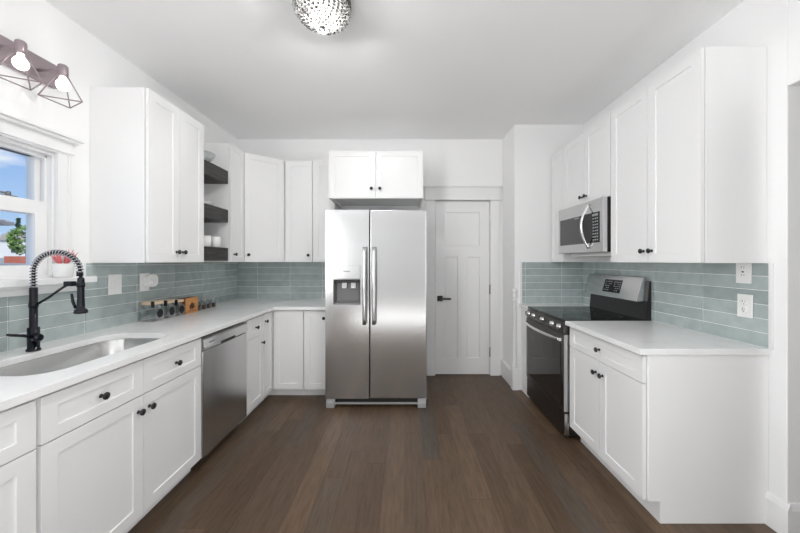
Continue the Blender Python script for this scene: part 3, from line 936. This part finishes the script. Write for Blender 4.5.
# dispenser
mb = MB()
a, b_, c_, d_ = rx0 + 0.0005, rx1 - 0.0005, rz0 + 0.0005, rz1 - 0.0005
mb.add([(a, 0.002, c_), (b_, 0.002, c_), (b_, 0.002, d_), (a, 0.002, d_), (a + 0.02, 0.07, c_ + 0.03), (b_ - 0.02, 0.07, c_ + 0.03), (b_ - 0.02, 0.07, d_), (a + 0.02, 0.07, d_)],
       [(0, 1, 5, 4), (1, 2, 6, 5), (2, 3, 7, 6), (3, 0, 4, 7), (4, 5, 6, 7)])
dp = mb.build('dispenser_recess', 'recess_grey', dl)
MB().box(a + 0.012, b_ - 0.012, 0.012, 0.05, d_ - 0.030, d_ - 0.002).build('nozzle_hood', 'black_plastic', dp, bevel=0.003)
for k in (0.07, 0.155):
    MB().box(a + k, a + k + 0.045, 0.045, 0.062, d_ - 0.085, d_ - 0.03).build('paddle', 'plastic', dp, bevel=0.004)
MB().box(a + 0.01, b_ - 0.01, 0.004, 0.055, c_ + 0.001, c_ + 0.014).build('drip_tray', 'hinge', dp, bevel=0.002)
mb = MB().box(rx0, rx1, -0.004, 0.004, rz1 + 0.006, rz1 + 0.130)
cp = mb.build('dispenser_panel', 'steel', dl, bevel=0.003)
mb = MB()
for k in range(8):
    mb.box(0.165 + k * 0.0085, 0.171 + k * 0.0085, -0.0052, -0.004, rz1 + 0.072, rz1 + 0.081)
mb.build('nameplate', 'hinge', cp)
def fhandle(xc, parent):
    mb = MB()
    n = 16
    prev = None
    vs = []; fs = []
    for k in range(n + 1):
        t_ = k / n
        z = 0.785 + (1.500 - 0.785) * t_
        y = -0.048 - 0.014 * math.sin(PI * t_)
        h_ = 0.011
        vs += [(xc - 0.019, y + h_, z), (xc - 0.014, y - h_ + 0.003, z), (xc - 0.006, y - h_, z), (xc + 0.006, y - h_, z), (xc + 0.014, y - h_ + 0.003, z), (xc + 0.019, y + h_, z)]
    for k in range(n):
        for q_ in range(6):
            fs.append((k * 6 + q_, k * 6 + (q_ + 1) % 6, (k + 1) * 6 + (q_ + 1) % 6, (k + 1) * 6 + q_))
    fs.append(tuple(range(6))[::-1]); fs.append(tuple(n * 6 + q_ for q_ in range(6)))
    mb.add(vs, fs, 0, True)
    for z in (0.800, 1.463):
        mb.box(xc - 0.014, xc + 0.014, -0.046, 0.0, z, z + 0.022)
    return mb.build('handle', 'steel_handle', parent)
M['steel_handle'] = steel('handle_stainless', (0.66, 0.66, 0.66), 0.2, (40, 1, 1))
fhandle(SP - 0.042, dl)
fhandle(SP + 0.046, drd)
mb = MB()
mb.box(0.085, FW - 0.085, 0.03, 0.08, 0.028, 0.078)
for k in range(26):
    mb.box(0.10 + k * 0.0285, 0.115 + k * 0.0285, 0.026, 0.03, 0.048, 0.074, 1)
mb.box(0.085, FW - 0.085, 0.012, 0.03, 0.028, 0.042, 2)
mb.build('toe_grille', ['dark', 'black_plastic', 'grey_plastic'], fr, bevel=0.001)
for xa, xb in ((0.006, 0.085), (FW - 0.085, FW - 0.006)):
    mb = MB()
    mb.extrude([(xa, -0.005, 0.0), (xa, -0.005, 0.045), (xa, 0.02, 0.078), (xa, 0.12, 0.078), (xa, 0.12, 0.0)], (xb - xa, 0, 0))
    mb.build('foot', 'grey_plastic', fr, bevel=0.004)

# ---------------------------------------------------------------- range
RY0, RY1, RXF = 2.442, 3.203, 1.195
rg_ = empty('range', (1.248, RY1, 0), -PI / 2, 'black stainless electric range with glass cooktop against the right wall', 'stove')
RWD = RY1 - RY0
# local: x 0 (far) .. RWD (near); y = world X - 1.24
MB().box(0.004, RWD - 0.004, 0.0, 0.632, 0.03, 0.895).build('body', 'black_plastic', rg_, bevel=0.002)
mb = MB().box(0.0, RWD, -0.030, 0.60, 0.897, 0.917)
ck = mb.build('cooktop', 'black_glass', rg_, bevel=0.004)
for bx_, by_, rr_ in ((0.2, 0.14, 0.10), (0.56, 0.14, 0.085), (0.2, 0.42, 0.075), (0.56, 0.42, 0.10)):
    MB().lathe([(rr_, 0.0), (rr_, 0.0006), (rr_ - 0.004, 0.0006), (rr_ - 0.004, 0.0)], (bx_, by_, 0.9168), seg=40).build('burner_ring', 'dark', ck)
mb = MB()
prof = [(-0.045, 0.815), (-0.045, 0.84), (-0.030, 0.893), (0.0, 0.895), (0.0, 0.815)]
mb.extrude([(0.0, y, z) for y, z in prof], (RWD, 0, 0))
cpn = mb.build('control_panel', 'steel_dark', rg_, bevel=0.003)
for kx in (0.07, 0.19, 0.38, 0.57, 0.69):
    kk = MB().lathe([(0.024, 0.0), (0.024, 0.006), (0.019, 0.009), (0.018, 0.030), (0.016, 0.034), (0.0, 0.034)], (kx, -0.040, 0.855), (0, -1, 0.2), 22).build('knob', 'steel', cpn)
    MB().box(kx - 0.003, kx + 0.003, -0.078, -0.070, 0.845, 0.882).build('grip', 'black_plastic', kk, bevel=0.001)
mb = MB()
mb.box(0.002, RWD - 0.002, -0.044, -0.002, 0.215, 0.808)
od = mb.build('oven_door', 'steel_dark', rg_, bevel=0.004)
MB().box(0.05, RWD - 0.05, -0.0465, -0.043, 0.255, 0.735).build('oven_window', 'oven_glass', od, bevel=0.0015)
MB().box(RWD - 0.0022, RWD - 0.0005, -0.042, -0.004, 0.218, 0.805).build('edge_trim', 'steel', od)
pts = []
for k in range(21):
    t_ = k / 20
    pts.append((0.03 + (RWD - 0.06) * t_, -0.070 - 0.028 * math.sin(PI * t_), 0.765))
mb = MB().tube(pts, 0.0125, 12)
mb.box(0.022, 0.046, -0.072, -0.044, 0.752, 0.778); mb.box(RWD - 0.046, RWD - 0.022, -0.072, -0.044, 0.752, 0.778)
mb.build('oven_handle', 'chrome', od, bevel=0.002)
sdw = MB().box(0.002, RWD - 0.002, -0.040, -0.002, 0.035, 0.205).build('storage_drawer', 'steel_dark', rg_, bevel=0.004)
MB().box(RWD - 0.0022, RWD - 0.0005, -0.038, -0.004, 0.04, 0.20).build('edge_trim', 'steel', sdw)
for kx in (0.03, RWD - 0.07):
    for ky in (0.03, 0.55):
        MB().lathe([(0.018, 0), (0.018, 0.03)], (kx + 0.02, ky, 0), seg=14).build('foot', 'black_plastic', rg_)
# backguard: black riser and tilted stainless control console
mb = MB()
mb.extrude([(0.004, 0.585, 0.917), (0.004, 0.60, 1.06), (0.004, 0.612, 1.215), (0.004, 0.627, 1.215), (0.004, 0.627, 0.90), (0.004, 0.585, 0.90)], (RWD - 0.008, 0, 0))
bg = mb.build('backguard', 'black_plastic', rg_, bevel=0.002)
mb = MB()
mb.extrude([(0.0, 0.530, 1.055), (0.0, 0.585, 1.245), (0.0, 0.612, 1.245), (0.0, 0.612, 1.055)], (RWD - 0.03, 0, 0))
cons = mb.build('console', 'steel', bg, bevel=0.004)
def onp(x, s, dd=0.0):          # point on the tilted console: s = 0 bottom .. 1 top
    return Vector((x, 0.530 + 0.055 * s - dd * 0.96, 1.055 + 0.19 * s + dd * 0.28))
mb = MB()
x0, x1 = 0.285, 0.515
mb.add([onp(x0, .22, .002), onp(x1, .22, .002), onp(x1, .80, .002), onp(x0, .80, .002), onp(x0, .22, -.003), onp(x1, .22, -.003), onp(x1, .80, -.003), onp(x0, .80, -.003)],
       [(0, 1, 2, 3), (0, 1, 5, 4), (1, 2, 6, 5), (2, 3, 7, 6), (3, 0, 4, 7)])
random.seed(3)
for r in range(5):
    for k in range(9):
        if k == 4 or (r < 2 and 3 <= k <= 5) or random.random() < 0.2:
            continue
        xx = x0 + 0.018 + k * 0.024
        s0 = 0.30 + r * 0.095
        mb.add([onp(xx, s0, .0027), onp(xx + 0.013, s0, .0027), onp(xx + 0.013, s0 + 0.03, .0027), onp(xx, s0 + 0.03, .0027)], [(0, 1, 2, 3)], 1)
mb.build('display', ['black_glass', 'display'], cons)

# ---------------------------------------------------------------- microwave over the range
MY0, MY1, MXF = 2.428, 3.125, 1.49
mw = empty('microwave', (1.53, MY1, 1.44), -PI / 2, 'stainless over-the-range microwave with curved chrome handle', 'microwave')
MW = MY1 - MY0
MH = 0.418
MB().box(0.0, MW, 0.0, XR - 1.53 - 0.001, 0.0, MH).build('casing', 'black_plastic', mw, bevel=0.002)
mb = MB()
mb.box(0.0, MW, -0.040, 0.0, 0.0, MH)
md = mb.build('door', 'steel', mw, bevel=0.004)
MB().box(0.035, 0.44, -0.0425, -0.038, 0.075, 0.315).build('door_glass', 'micro_glass', md, bevel=0.0015)
cpm = MB().box(0.445, MW - 0.035, -0.0425, -0.038, 0.075, 0.315).build('control_panel', 'black_glass', md, bevel=0.0015)
mb = MB()
for r in range(8):
    for k in range(3):
        mb.box(0.575 + k * 0.027, 0.592 + k * 0.027, -0.0432, -0.0424, 0.092 + r * 0.024, 0.102 + r * 0.024)
mb.box(0.57, 0.645, -0.0432, -0.0424, 0.285, 0.303)
mb.build('keypad', 'display', cpm)
mb = MB()
for k in range(6):
    mb.box(0.30 + k * 0.012, 0.308 + k * 0.012, -0.0432, -0.0424, 0.296, 0.303)
mb.build('nameplate', 'display', md)
pts = []
for k in range(21):
    t_ = k / 20
    pts.append((0.518, -0.044 - 0.058 * math.sin(PI * t_), 0.035 + 0.355 * t_))
mb = MB(); mb.tube(pts, 0.0115, 12)
mb.build('handle', 'chrome', md)
mb = MB()
mb.box(0.06, MW - 0.04, 0.05, 0.34, -0.030, 0.0)
mb.build('vent_panel', 'plastic', mw, bevel=0.002)

# ---------------------------------------------------------------- outlets and switches
def outlet(fn_loc, rz, label, kind):
    e = empty('outlet' if kind != 'switch' else 'wall_switch', fn_loc, rz, label, 'outlet' if kind != 'switch' else 'switch')
    w2, h2 = {'switch': (0.050, 0.068), 'plain': (0.044, 0.068)}.get(kind, (0.040, 0.064))
    mb = MB()
    mb.box(-w2, w2, -0.006, 0, -h2, h2)
    pl = mb.build('cover_plate', 'plastic', e, bevel=0.002)
    if kind == 'duplex':
        for s_ in (-1, 1):
            f_ = MB(); f_.lathe([(0.0165, 0.0), (0.0165, 0.003), (0.015, 0.004), (0.0, 0.004)], (0, -0.006, s_ * 0.021), (0, -1, 0), 22)
            sk_ = f_.build('socket', 'plastic', e)
            mb = MB()
            mb.box(-0.0075, -0.0055, -0.0104, -0.0099, s_ * 0.021 - 0.001, s_ * 0.021 + 0.009); mb.box(0.0055, 0.0075, -0.0104, -0.0099, s_ * 0.021 - 0.001, s_ * 0.021 + 0.009)
            mb.lathe([(0.0028, 0.0), (0.0028, 0.0005)], (0, -0.0099, s_ * 0.021 - 0.009), (0, -1, 0), 10)
            mb.build('slots', 'outlet_slot', sk_)
    elif kind == 'decora':
        MB().box(-0.017, 0.017, -0.0085, -0.006, -0.034, 0.034).build('socket', 'plastic', e, bevel=0.001)
        mb = MB()
        for s_ in (-1, 1):
            mb.box(-0.0075, -0.0055, -0.0092, -0.0084, s_ * 0.021 - 0.001, s_ * 0.021 + 0.008); mb.box(0.0055, 0.0075, -0.0092, -0.0084, s_ * 0.021 - 0.001, s_ * 0.021 + 0.008)
        mb.box(-0.006, 0.006, -0.0092, -0.0084, -0.004, 0.004)
        mb.build('slots', 'outlet_slot', e)
    elif kind == 'switch':
        MB().box(-0.018, 0.018, -0.010, -0.006, -0.034, 0.034).build('rocker', 'plastic', e, bevel=0.0015)
    return e
XT = XL + 0.0136
outlet((XT, 2.203, 1.210), RL, 'white rocker switch plate on the grey tile left of the plugged-in outlet', 'switch')
outlet((XT, 2.452, 1.208), RL, 'white outlet on the grey tile partly covered by a plugged-in device', 'plain')
e = empty('plug_in_device', (XT + 0.0065, 2.487, 1.216), RL, 'rounded white plug-in device stuck in the outlet on the grey tile', 'air freshener')
mb = MB()
lp = rrect(-0.052, 0.052, -0.046, 0.052, 0.036, 8)
mb.extrude([(x_, 0.0, z_) for x_, z_ in lp], (0, -0.038, 0))
mb.build('shell', 'plastic', e, bevel=0.008, seg=3)
MB().lathe([(0.020, 0.0), (0.020, 0.008), (0.012, 0.011), (0.0, 0.011)], (-0.02, -0.038, -0.012), (0, -1, 0), 22).build('dial', 'plastic', e)
XT = XR - 0.0136
outlet((XT, 1.775, 1.310), RR, 'white outlet on the pale tile tucked just below the right upper cabinet', 'decora')
outlet((XT, 1.768, 1.122), RR, 'white duplex outlet on the pale tile just above the right worktop', 'duplex')

# ---------------------------------------------------------------- canisters, wooden box and clip jars on the left worktop
jl = ('glass canister with pale wooden lid and black label, nearest the window of three', 'middle one of three glass canisters with pale wooden lids', 'glass canister with pale wooden lid touching the wooden box side')
for i, jy in enumerate((2.43, 2.56, 2.675)):
    s_ = (1.0, 0.94, 0.88)[i]
    e = empty('glass_canister', (-1.925, jy, CT + 0.0005), 0, jl[i], 'jar', 'glass canisters with wooden lids on the left worktop')
    hw = 0.058 * s_
    mb = MB()
    lps = []
    for ins, z, r_ in ((0.012, 0.0, 0.02), (0.0, 0.010, 0.03), (0.0, 0.094 * s_, 0.03), (0.012, 0.117 * s_, 0.035), (0.014, 0.126 * s_, 0.035)):
        lps.append([(a, b, z) for a, b in rrect(-hw + ins, hw - ins, -hw + ins, hw - ins, r_ * s_ * 0.8, 5)])
    nv = len(lps[0]); vs = [p_ for lp in lps for p_ in lp]; fs = []
    for a_ in range(len(lps) - 1):
        for k in range(nv):
            fs.append((a_ * nv + k, a_ * nv + (k + 1) % nv, (a_ + 1) * nv + (k + 1) % nv, (a_ + 1) * nv + k))
    fs.append(tuple(range(nv))[::-1])
    mb.add(vs, fs, 0, True)
    mb.build('jar', 'jar', e)
    mb = MB()
    mb.prism(rrect(-hw + 0.004, hw - 0.004, -hw + 0.004, hw - 0.004, 0.024, 5), 0.127 * s_, 0.150 * s_)
    mb.build('lid', 'lidwood', e, bevel=0.002)
    mb = MB()
    lo = [(0.031 * math.cos(PI / 8 + k * PI / 4), 0.034 * math.sin(PI / 8 + k * PI / 4)) for k in range(8)]
    mb.extrude([(hw - 0.001, a, 0.058 * s_ + b) for a, b in lo], (0.002, 0, 0))
    mb.build('label', 'chalk', e)
    mb = MB()
    mb.box(hw - 0.022, hw - 0.002, -hw - 0.004, -hw + 0.007, 0.108 * s_, 0.155 * s_)
    mb.build('clasp', 'black', e, bevel=0.001)
e = empty('wooden_box', (-1.90, 2.808, CT + 0.0005), math.radians(-3), 'small orange-brown wooden box with a dark stamped emblem, between canisters and clip jars', 'box')
MB().box(-0.05, 0.016, -0.074, 0.074, 0.0, 0.134).build('sides', 'boxwood_dark', e, bevel=0.002)
fb = MB().box(0.016, 0.024, -0.074, 0.074, 0.0, 0.134).build('front_panel', 'boxwood', e, bevel=0.0015)
mb = MB()
for (cy, cz, r_) in ((-0.014, 0.060, 0.016), (0.012, 0.054, 0.018), (-0.002, 0.080, 0.012), (0.020, 0.076, 0.008), (-0.018, 0.042, 0.010)):
    mb.lathe([(r_, 0.0), (r_, 0.0008), (0.0, 0.0009)], (0.024, cy, cz), (1, 0, 0), 14)
mb.box(0.024, 0.0248, -0.004, 0.004, 0.030, 0.098)
mb.box(0.024, 0.0248, -0.045, 0.045, 0.018, 0.022)
mb.build('emblem', 'stamp', fb)
kl = ('small clip-top glass jar right beside the wooden box', 'small clip-top glass jar second from the wooden box', 'small clip-top glass jar third from the wooden box', 'small clip-top glass jar farthest from the wooden box, nearest the corner')
for i, jy in enumerate((2.94, 3.015, 3.09, 3.165)):
    e = empty('clip_jar', (-1.915, jy, CT + 0.0005), 0, kl[i], 'jar', 'small clip-top jars on the left worktop')
    MB().lathe([(0.0, 0.002), (0.030, 0.0), (0.034, 0.006), (0.034, 0.060), (0.026, 0.076), (0.026, 0.084)], seg=24).build('jar', 'jar', e)
    MB().lathe([(0.0, 0.004), (0.030, 0.004), (0.031, 0.040), (0.0, 0.042)], seg=18).build('spice', 'stamp', e)
    MB().lathe([(0.028, 0.086), (0.029, 0.090), (0.020, 0.100), (0.0, 0.102)], seg=24).build('lid', 'clear', e)
    mb = MB()
    mb.tube([(0.020, 0.027, 0.075), (0.036, 0.012, 0.100), (0.044, 0.0, 0.108), (0.036, -0.012, 0.100), (0.020, -0.027, 0.075)], 0.0018, 6)
    mb.tube([(0.02 * math.cos(a) * 1.4, 0.02 * math.sin(a) * 1.4, 0.083) for a in [2 * PI * k / 16 for k in range(17)]], 0.0018, 6)
    mb.build('wire_clip', 'chrome', e)

# ---------------------------------------------------------------- potted plant on the window sill
pp = empty('potted_plant', (XL + 0.062 - 0.025, 1.85, WIN_Z0 + 0.0005), 0, 'small red spiky plant in a white pot on the window sill', 'plant')
MB().lathe([(0.0, 0.0), (0.036, 0.0), (0.040, 0.004), (0.049, 0.078), (0.047, 0.080), (0.044, 0.074), (0.0, 0.070)], seg=28).build('pot', 'white_ceramic', pp)
mb = MB()
random.seed(11)
for k in range(26):
    a = random.uniform(0, 2 * PI); sp_ = random.uniform(0.15, 0.95); ln = random.uniform(0.055, 0.095)
    d_ = Vector((math.cos(a) * sp_, math.sin(a) * sp_, 1)).normalized()
    b0 = Vector((math.cos(a) * 0.008, math.sin(a) * 0.008, 0.068))
    p1 = b0 + d_ * ln * 0.5; p2 = b0 + d_ * ln + Vector((0, 0, 0.008))
    if p2.x < -0.035: continue
    mb.tube([b0, p1, p2], [0.003, 0.0048, 0.001], 6)
mb.build('leaves', 'foliage_red', pp)

# ---------------------------------------------------------------- vanity light above the window
vl = empty('wall_light', (XL, 1.38, 2.40), 0, 'bronze wall light bar above the window with wire-cage lamps', 'lamp')
def VL(p_):
    return (p_[0] - XL, p_[1] - 1.38, p_[2] - 2.40)
mb = MB()
mb.box(0, 0.028, -0.315, 0.455, -0.045, 0.085)
mb.build('back_plate', 'bronze', vl, bevel=0.004)
for ly in (1.165, 1.355, 1.545, 1.735):
    cx = -1.86
    top = 2.425
    mb = MB()
    mb.lathe([(0.0, 0.0), (0.016, -0.001), (0.021, -0.008), (0.022, -0.055), (0.019, -0.062), (0.0, -0.062)], VL((cx, ly, top + 0.008)), seg=22)
    mb.tube([VL((XL + 0.02, ly, top - 0.02)), VL((cx - 0.05, ly, top - 0.02)), VL((cx - 0.012, ly, top - 0.02))], 0.008, 10)
    so = mb.build('socket', 'bronze', vl)
    mb = MB()
    bz = 2.235
    corners = [Vector((cx - 0.055, ly - 0.070, bz)), Vector((cx - 0.040, ly + 0.075, bz)), Vector((cx + 0.100, ly + 0.005, bz))]
    for k in range(3):
        a = corners[k]; b = corners[(k + 1) % 3]
        mb.tube([VL(a), VL(b)], 0.0032, 8)
        dd = (a - Vector((cx, ly, bz))); dd.z = 0
        tp = Vector((cx, ly, top - 0.05)) + dd.normalized() * 0.021
        mb.tube([VL(tp), VL(a)], 0.0032, 8)
    mb.build('wire_cage', 'bronze', so)
    mb = MB()
    prof = [(0.0, -0.140), (0.014, -0.137), (0.024, -0.128), (0.029, -0.113), (0.028, -0.100), (0.020, -0.085), (0.013, -0.076), (0.012, -0.062)]
    mb.lathe(prof, VL((cx, ly, top + 0.008)), seg=22)
    mb.build('bulb', 'bulb', so)
    light('vanity_bulb_light', 'POINT', VL((cx + 0.02, ly, 2.20)), (0, 0, 0), 0.06, (1, 0.97, 0.95), parent=vl, radius=0.03)

# ---------------------------------------------------------------- crystal ceiling light
clt = empty('ceiling_light', (-0.470, 1.80, H), 0, 'round crystal-beaded flush ceiling light with a dark rim', 'lamp')
MB().lathe([(0.0, 0.0), (0.158, 0.0), (0.160, -0.004), (0.160, -0.046), (0.156, -0.048), (0.154, -0.046), (0.153, -0.012), (0.0, -0.012)], seg=56).build('rim', 'steel_dark', clt)
mb = MB()
Rr, Dd = 0.152, 0.085
rows = 11
for i in range(rows + 1):
    ph = (PI / 2) * i / rows
    rad = Rr * math.cos(ph); zz = -0.045 - Dd * math.sin(ph)
    n = max(1, int(2 * PI * rad / 0.0262))
    for k in range(n):
        a = 2 * PI * (k + 0.5 * (i % 2)) / n
        c0 = Vector((rad * math.cos(a), rad * math.sin(a), zz))
        rb = 0.0092
        # faceted bead
        vs = [c0 + Vector((0, 0, rb))]
        for h_, rr2 in ((0.5, 0.87), (-0.5, 0.87)):
            for q_ in range(6):
                aa = a + 2 * PI * (q_ + (0.5 if h_ < 0 else 0)) / 6
                vs.append(c0 + Vector((rb * rr2 * math.cos(aa), rb * rr2 * math.sin(aa), rb * h_)))
        vs.append(c0 - Vector((0, 0, rb)))
        fs = [(0, 1 + q_, 1 + (q_ + 1) % 6) for q_ in range(6)]
        for q_ in range(6):
            fs += [(1 + q_, 7 + q_, 1 + (q_ + 1) % 6), (7 + q_, 7 + (q_ + 1) % 6, 1 + (q_ + 1) % 6)]
        fs += [(13, 7 + (q_ + 1) % 6, 7 + q_) for q_ in range(6)]
        mb.add(vs, fs)
bd = mb.build('crystal_beads', 'crystal', clt)
bd['kind'] = 'stuff'
MB().lathe([(0.0, 0.0), (0.012, -0.004), (0.010, -0.014), (0.004, -0.020), (0.0, -0.022)], (0, 0, -0.045 - Dd - 0.004), seg=16).build('finial', 'steel_dark', clt)
mb = MB()                                        # wire rings that carry the beads
for i in range(0, rows, 1):
    ph = (PI / 2) * i / rows
    rad = (Rr - 0.004) * math.cos(ph); zz = -0.045 - (Dd - 0.004) * math.sin(ph)
    mb.tube([(rad * math.cos(a), rad * math.sin(a), zz) for a in [2 * PI * k / 40 for k in range(41)]], 0.0016, 5)
mb.build('wire_frame', 'steel_dark', clt)
for a in (0.6, 2.7, 4.8):
    MB().lathe([(0.0, -0.03), (0.012, -0.028), (0.016, -0.015), (0.010, 0.0), (0.008, 0.018)], (0.07 * math.cos(a), 0.07 * math.sin(a), -0.05), seg=14).build('bulb', 'bulb', clt)
light('ceiling_bulb_light', 'POINT', (0, 0, -0.072), (0, 0, 0), 80, (1, 0.99, 0.975), parent=clt, radius=0.025)

# ---------------------------------------------------------------- outside, beyond the window
def gz(x):
    return 0.7 + 0.0165 * abs(x)
mb = MB()
mb.add([(-3.0, -30, gz(3) - 0.9), (-12, -30, gz(12)), (-200, -30, gz(200)), (-200, 160, gz(200)), (-12, 160, gz(12)), (-3.0, 160, gz(3) - 0.9)], [(0, 1, 4, 5), (1, 2, 3, 4)])
struct(mb.build('yard_ground', 'ext_ground'))
def house(name, label, x0, x1, y0, y1, h, roof_h, base):
    e = empty(name, (x0, y0, base), 0, label, 'house')
    w_, d = x1 - x0, y1 - y0
    MB().box(0, w_, 0, d, -0.6, h).build('wall', 'ext_white', e)
    mb = MB()
    mb.extrude([(-0.4, -0.4, h), (w_ + 0.4, -0.4, h), (w_ + 0.4, -0.4, h + 0.18), (w_ / 2, -0.4, h + roof_h), (-0.4, -0.4, h + 0.18)], (0, d + 0.8, 0))
    mb.build('roof', 'ext_roof', e)
    for k in range(2):
        zc = h * (0.3 + 0.36 * k)
        wn = MB().box(w_, w_ + 0.05, d * 0.35, d * 0.35 + 1.0, zc, zc + 1.1).build('window', 'ext_glass', e)
        MB().box(w_ * 0.5, w_ * 0.5 + 0.9, -0.05, 0.0, zc, zc + 1.1).build('window', 'ext_glass', e)
    return e
h1 = house('neighbour_house', 'white neighbouring house with a grey roof seen at the left edge of the window', -27.0, -22.3, 13.6, 17.5, 2.35, 0.9, gz(18))
MB().box(5.2, 5.36, 3.2, 3.36, -0.6, 2.45).build('porch_post', 'ext_white', h1)
MB().box(4.6, 5.5, 0.5, 3.6, 2.42, 2.55).build('porch_roof', 'ext_roof', h1)
house('neighbour_house', 'small distant white house seen behind the green tree outside the window', -78, -72.5, 61, 66, 3.4, 1.6, gz(75))
random.seed(5)
def tree(name, label, x, y, h, rad, material, conifer=False):
    e = empty(name, (x, y, gz(x)), 0, label, 'tree')
    MB().tube([(0, 0, -0.2), (0, 0, h * 0.5)], [rad * 0.1, rad * 0.06], 8).build('trunk', 'ext_trunk', e)
    mb = MB()
    for k in range(220):
        if conifer:
            t_ = random.random(); r_ = rad * (1 - t_) * random.uniform(0.3, 1); z = h * (0.15 + 0.85 * t_)
            a = random.uniform(0, 2 * PI); c0 = Vector((r_ * math.cos(a), r_ * math.sin(a), z)); s = rad * 0.22
        else:
            v = Vector((random.gauss(0, 1), random.gauss(0, 1), random.gauss(0, 1))).normalized() * random.uniform(0.5, 1) ** 0.5
            c0 = Vector((v.x * rad, v.y * rad, h * 0.56 + v.z * h * 0.42)); s = rad * 0.2
        vs = [c0 + Vector((random.uniform(-1, 1), random.uniform(-1, 1), random.uniform(-1, 1))) * s for _ in range(5)]
        mb.add(vs, [(0, 1, 2), (0, 2, 3), (0, 3, 4), (1, 2, 4), (1, 3, 4)])
    mb.build('foliage', material, e)
tree('leafy_tree', 'bright green leafy tree outside the window behind the red wall', -47.4, 40, 4.3, 1.5, 'ext_leaf')
tree('conifer_tree', 'dark conifer rising behind the green tree outside the window', -84.8, 70, 8.6, 1.6, 'ext_conifer', True)
bw = MB().box(-31.4, -22, 25, 25.25, 1.0, 1.74).build('garden_wall', 'ext_brick')
tag(bw, 'low red brick garden wall outside the window', 'wall', kind='thing')
car = empty('parked_car', (-104, 85, gz(104)), 0, 'white car parked outside beyond the red garden wall', 'car')
MB().extrude([(-2.2, -0.8, 0.35), (2.2, -0.8, 0.35), (2.2, -0.8, 0.85), (1.3, -0.8, 0.95), (0.7, -0.8, 1.5), (-1.2, -0.8, 1.5), (-1.9, -0.8, 0.95), (-2.2, -0.8, 0.9)], (0, 1.6, 0)).build('body', 'ext_car', car)
MB().extrude([(1.15, -0.82, 0.97), (0.66, -0.82, 1.42), (-1.12, -0.82, 1.42), (-1.65, -0.82, 0.97)], (0, 1.64, 0)).build('window', 'ext_glass', car)
for xx in (-1.35, 1.35):
    for yy in (-0.82, 0.62):
        MB().lathe([(0.33, 0), (0.33, 0.2)], (xx, yy, 0.33), (0, 1, 0), 16).build('wheel', 'black_plastic', car)
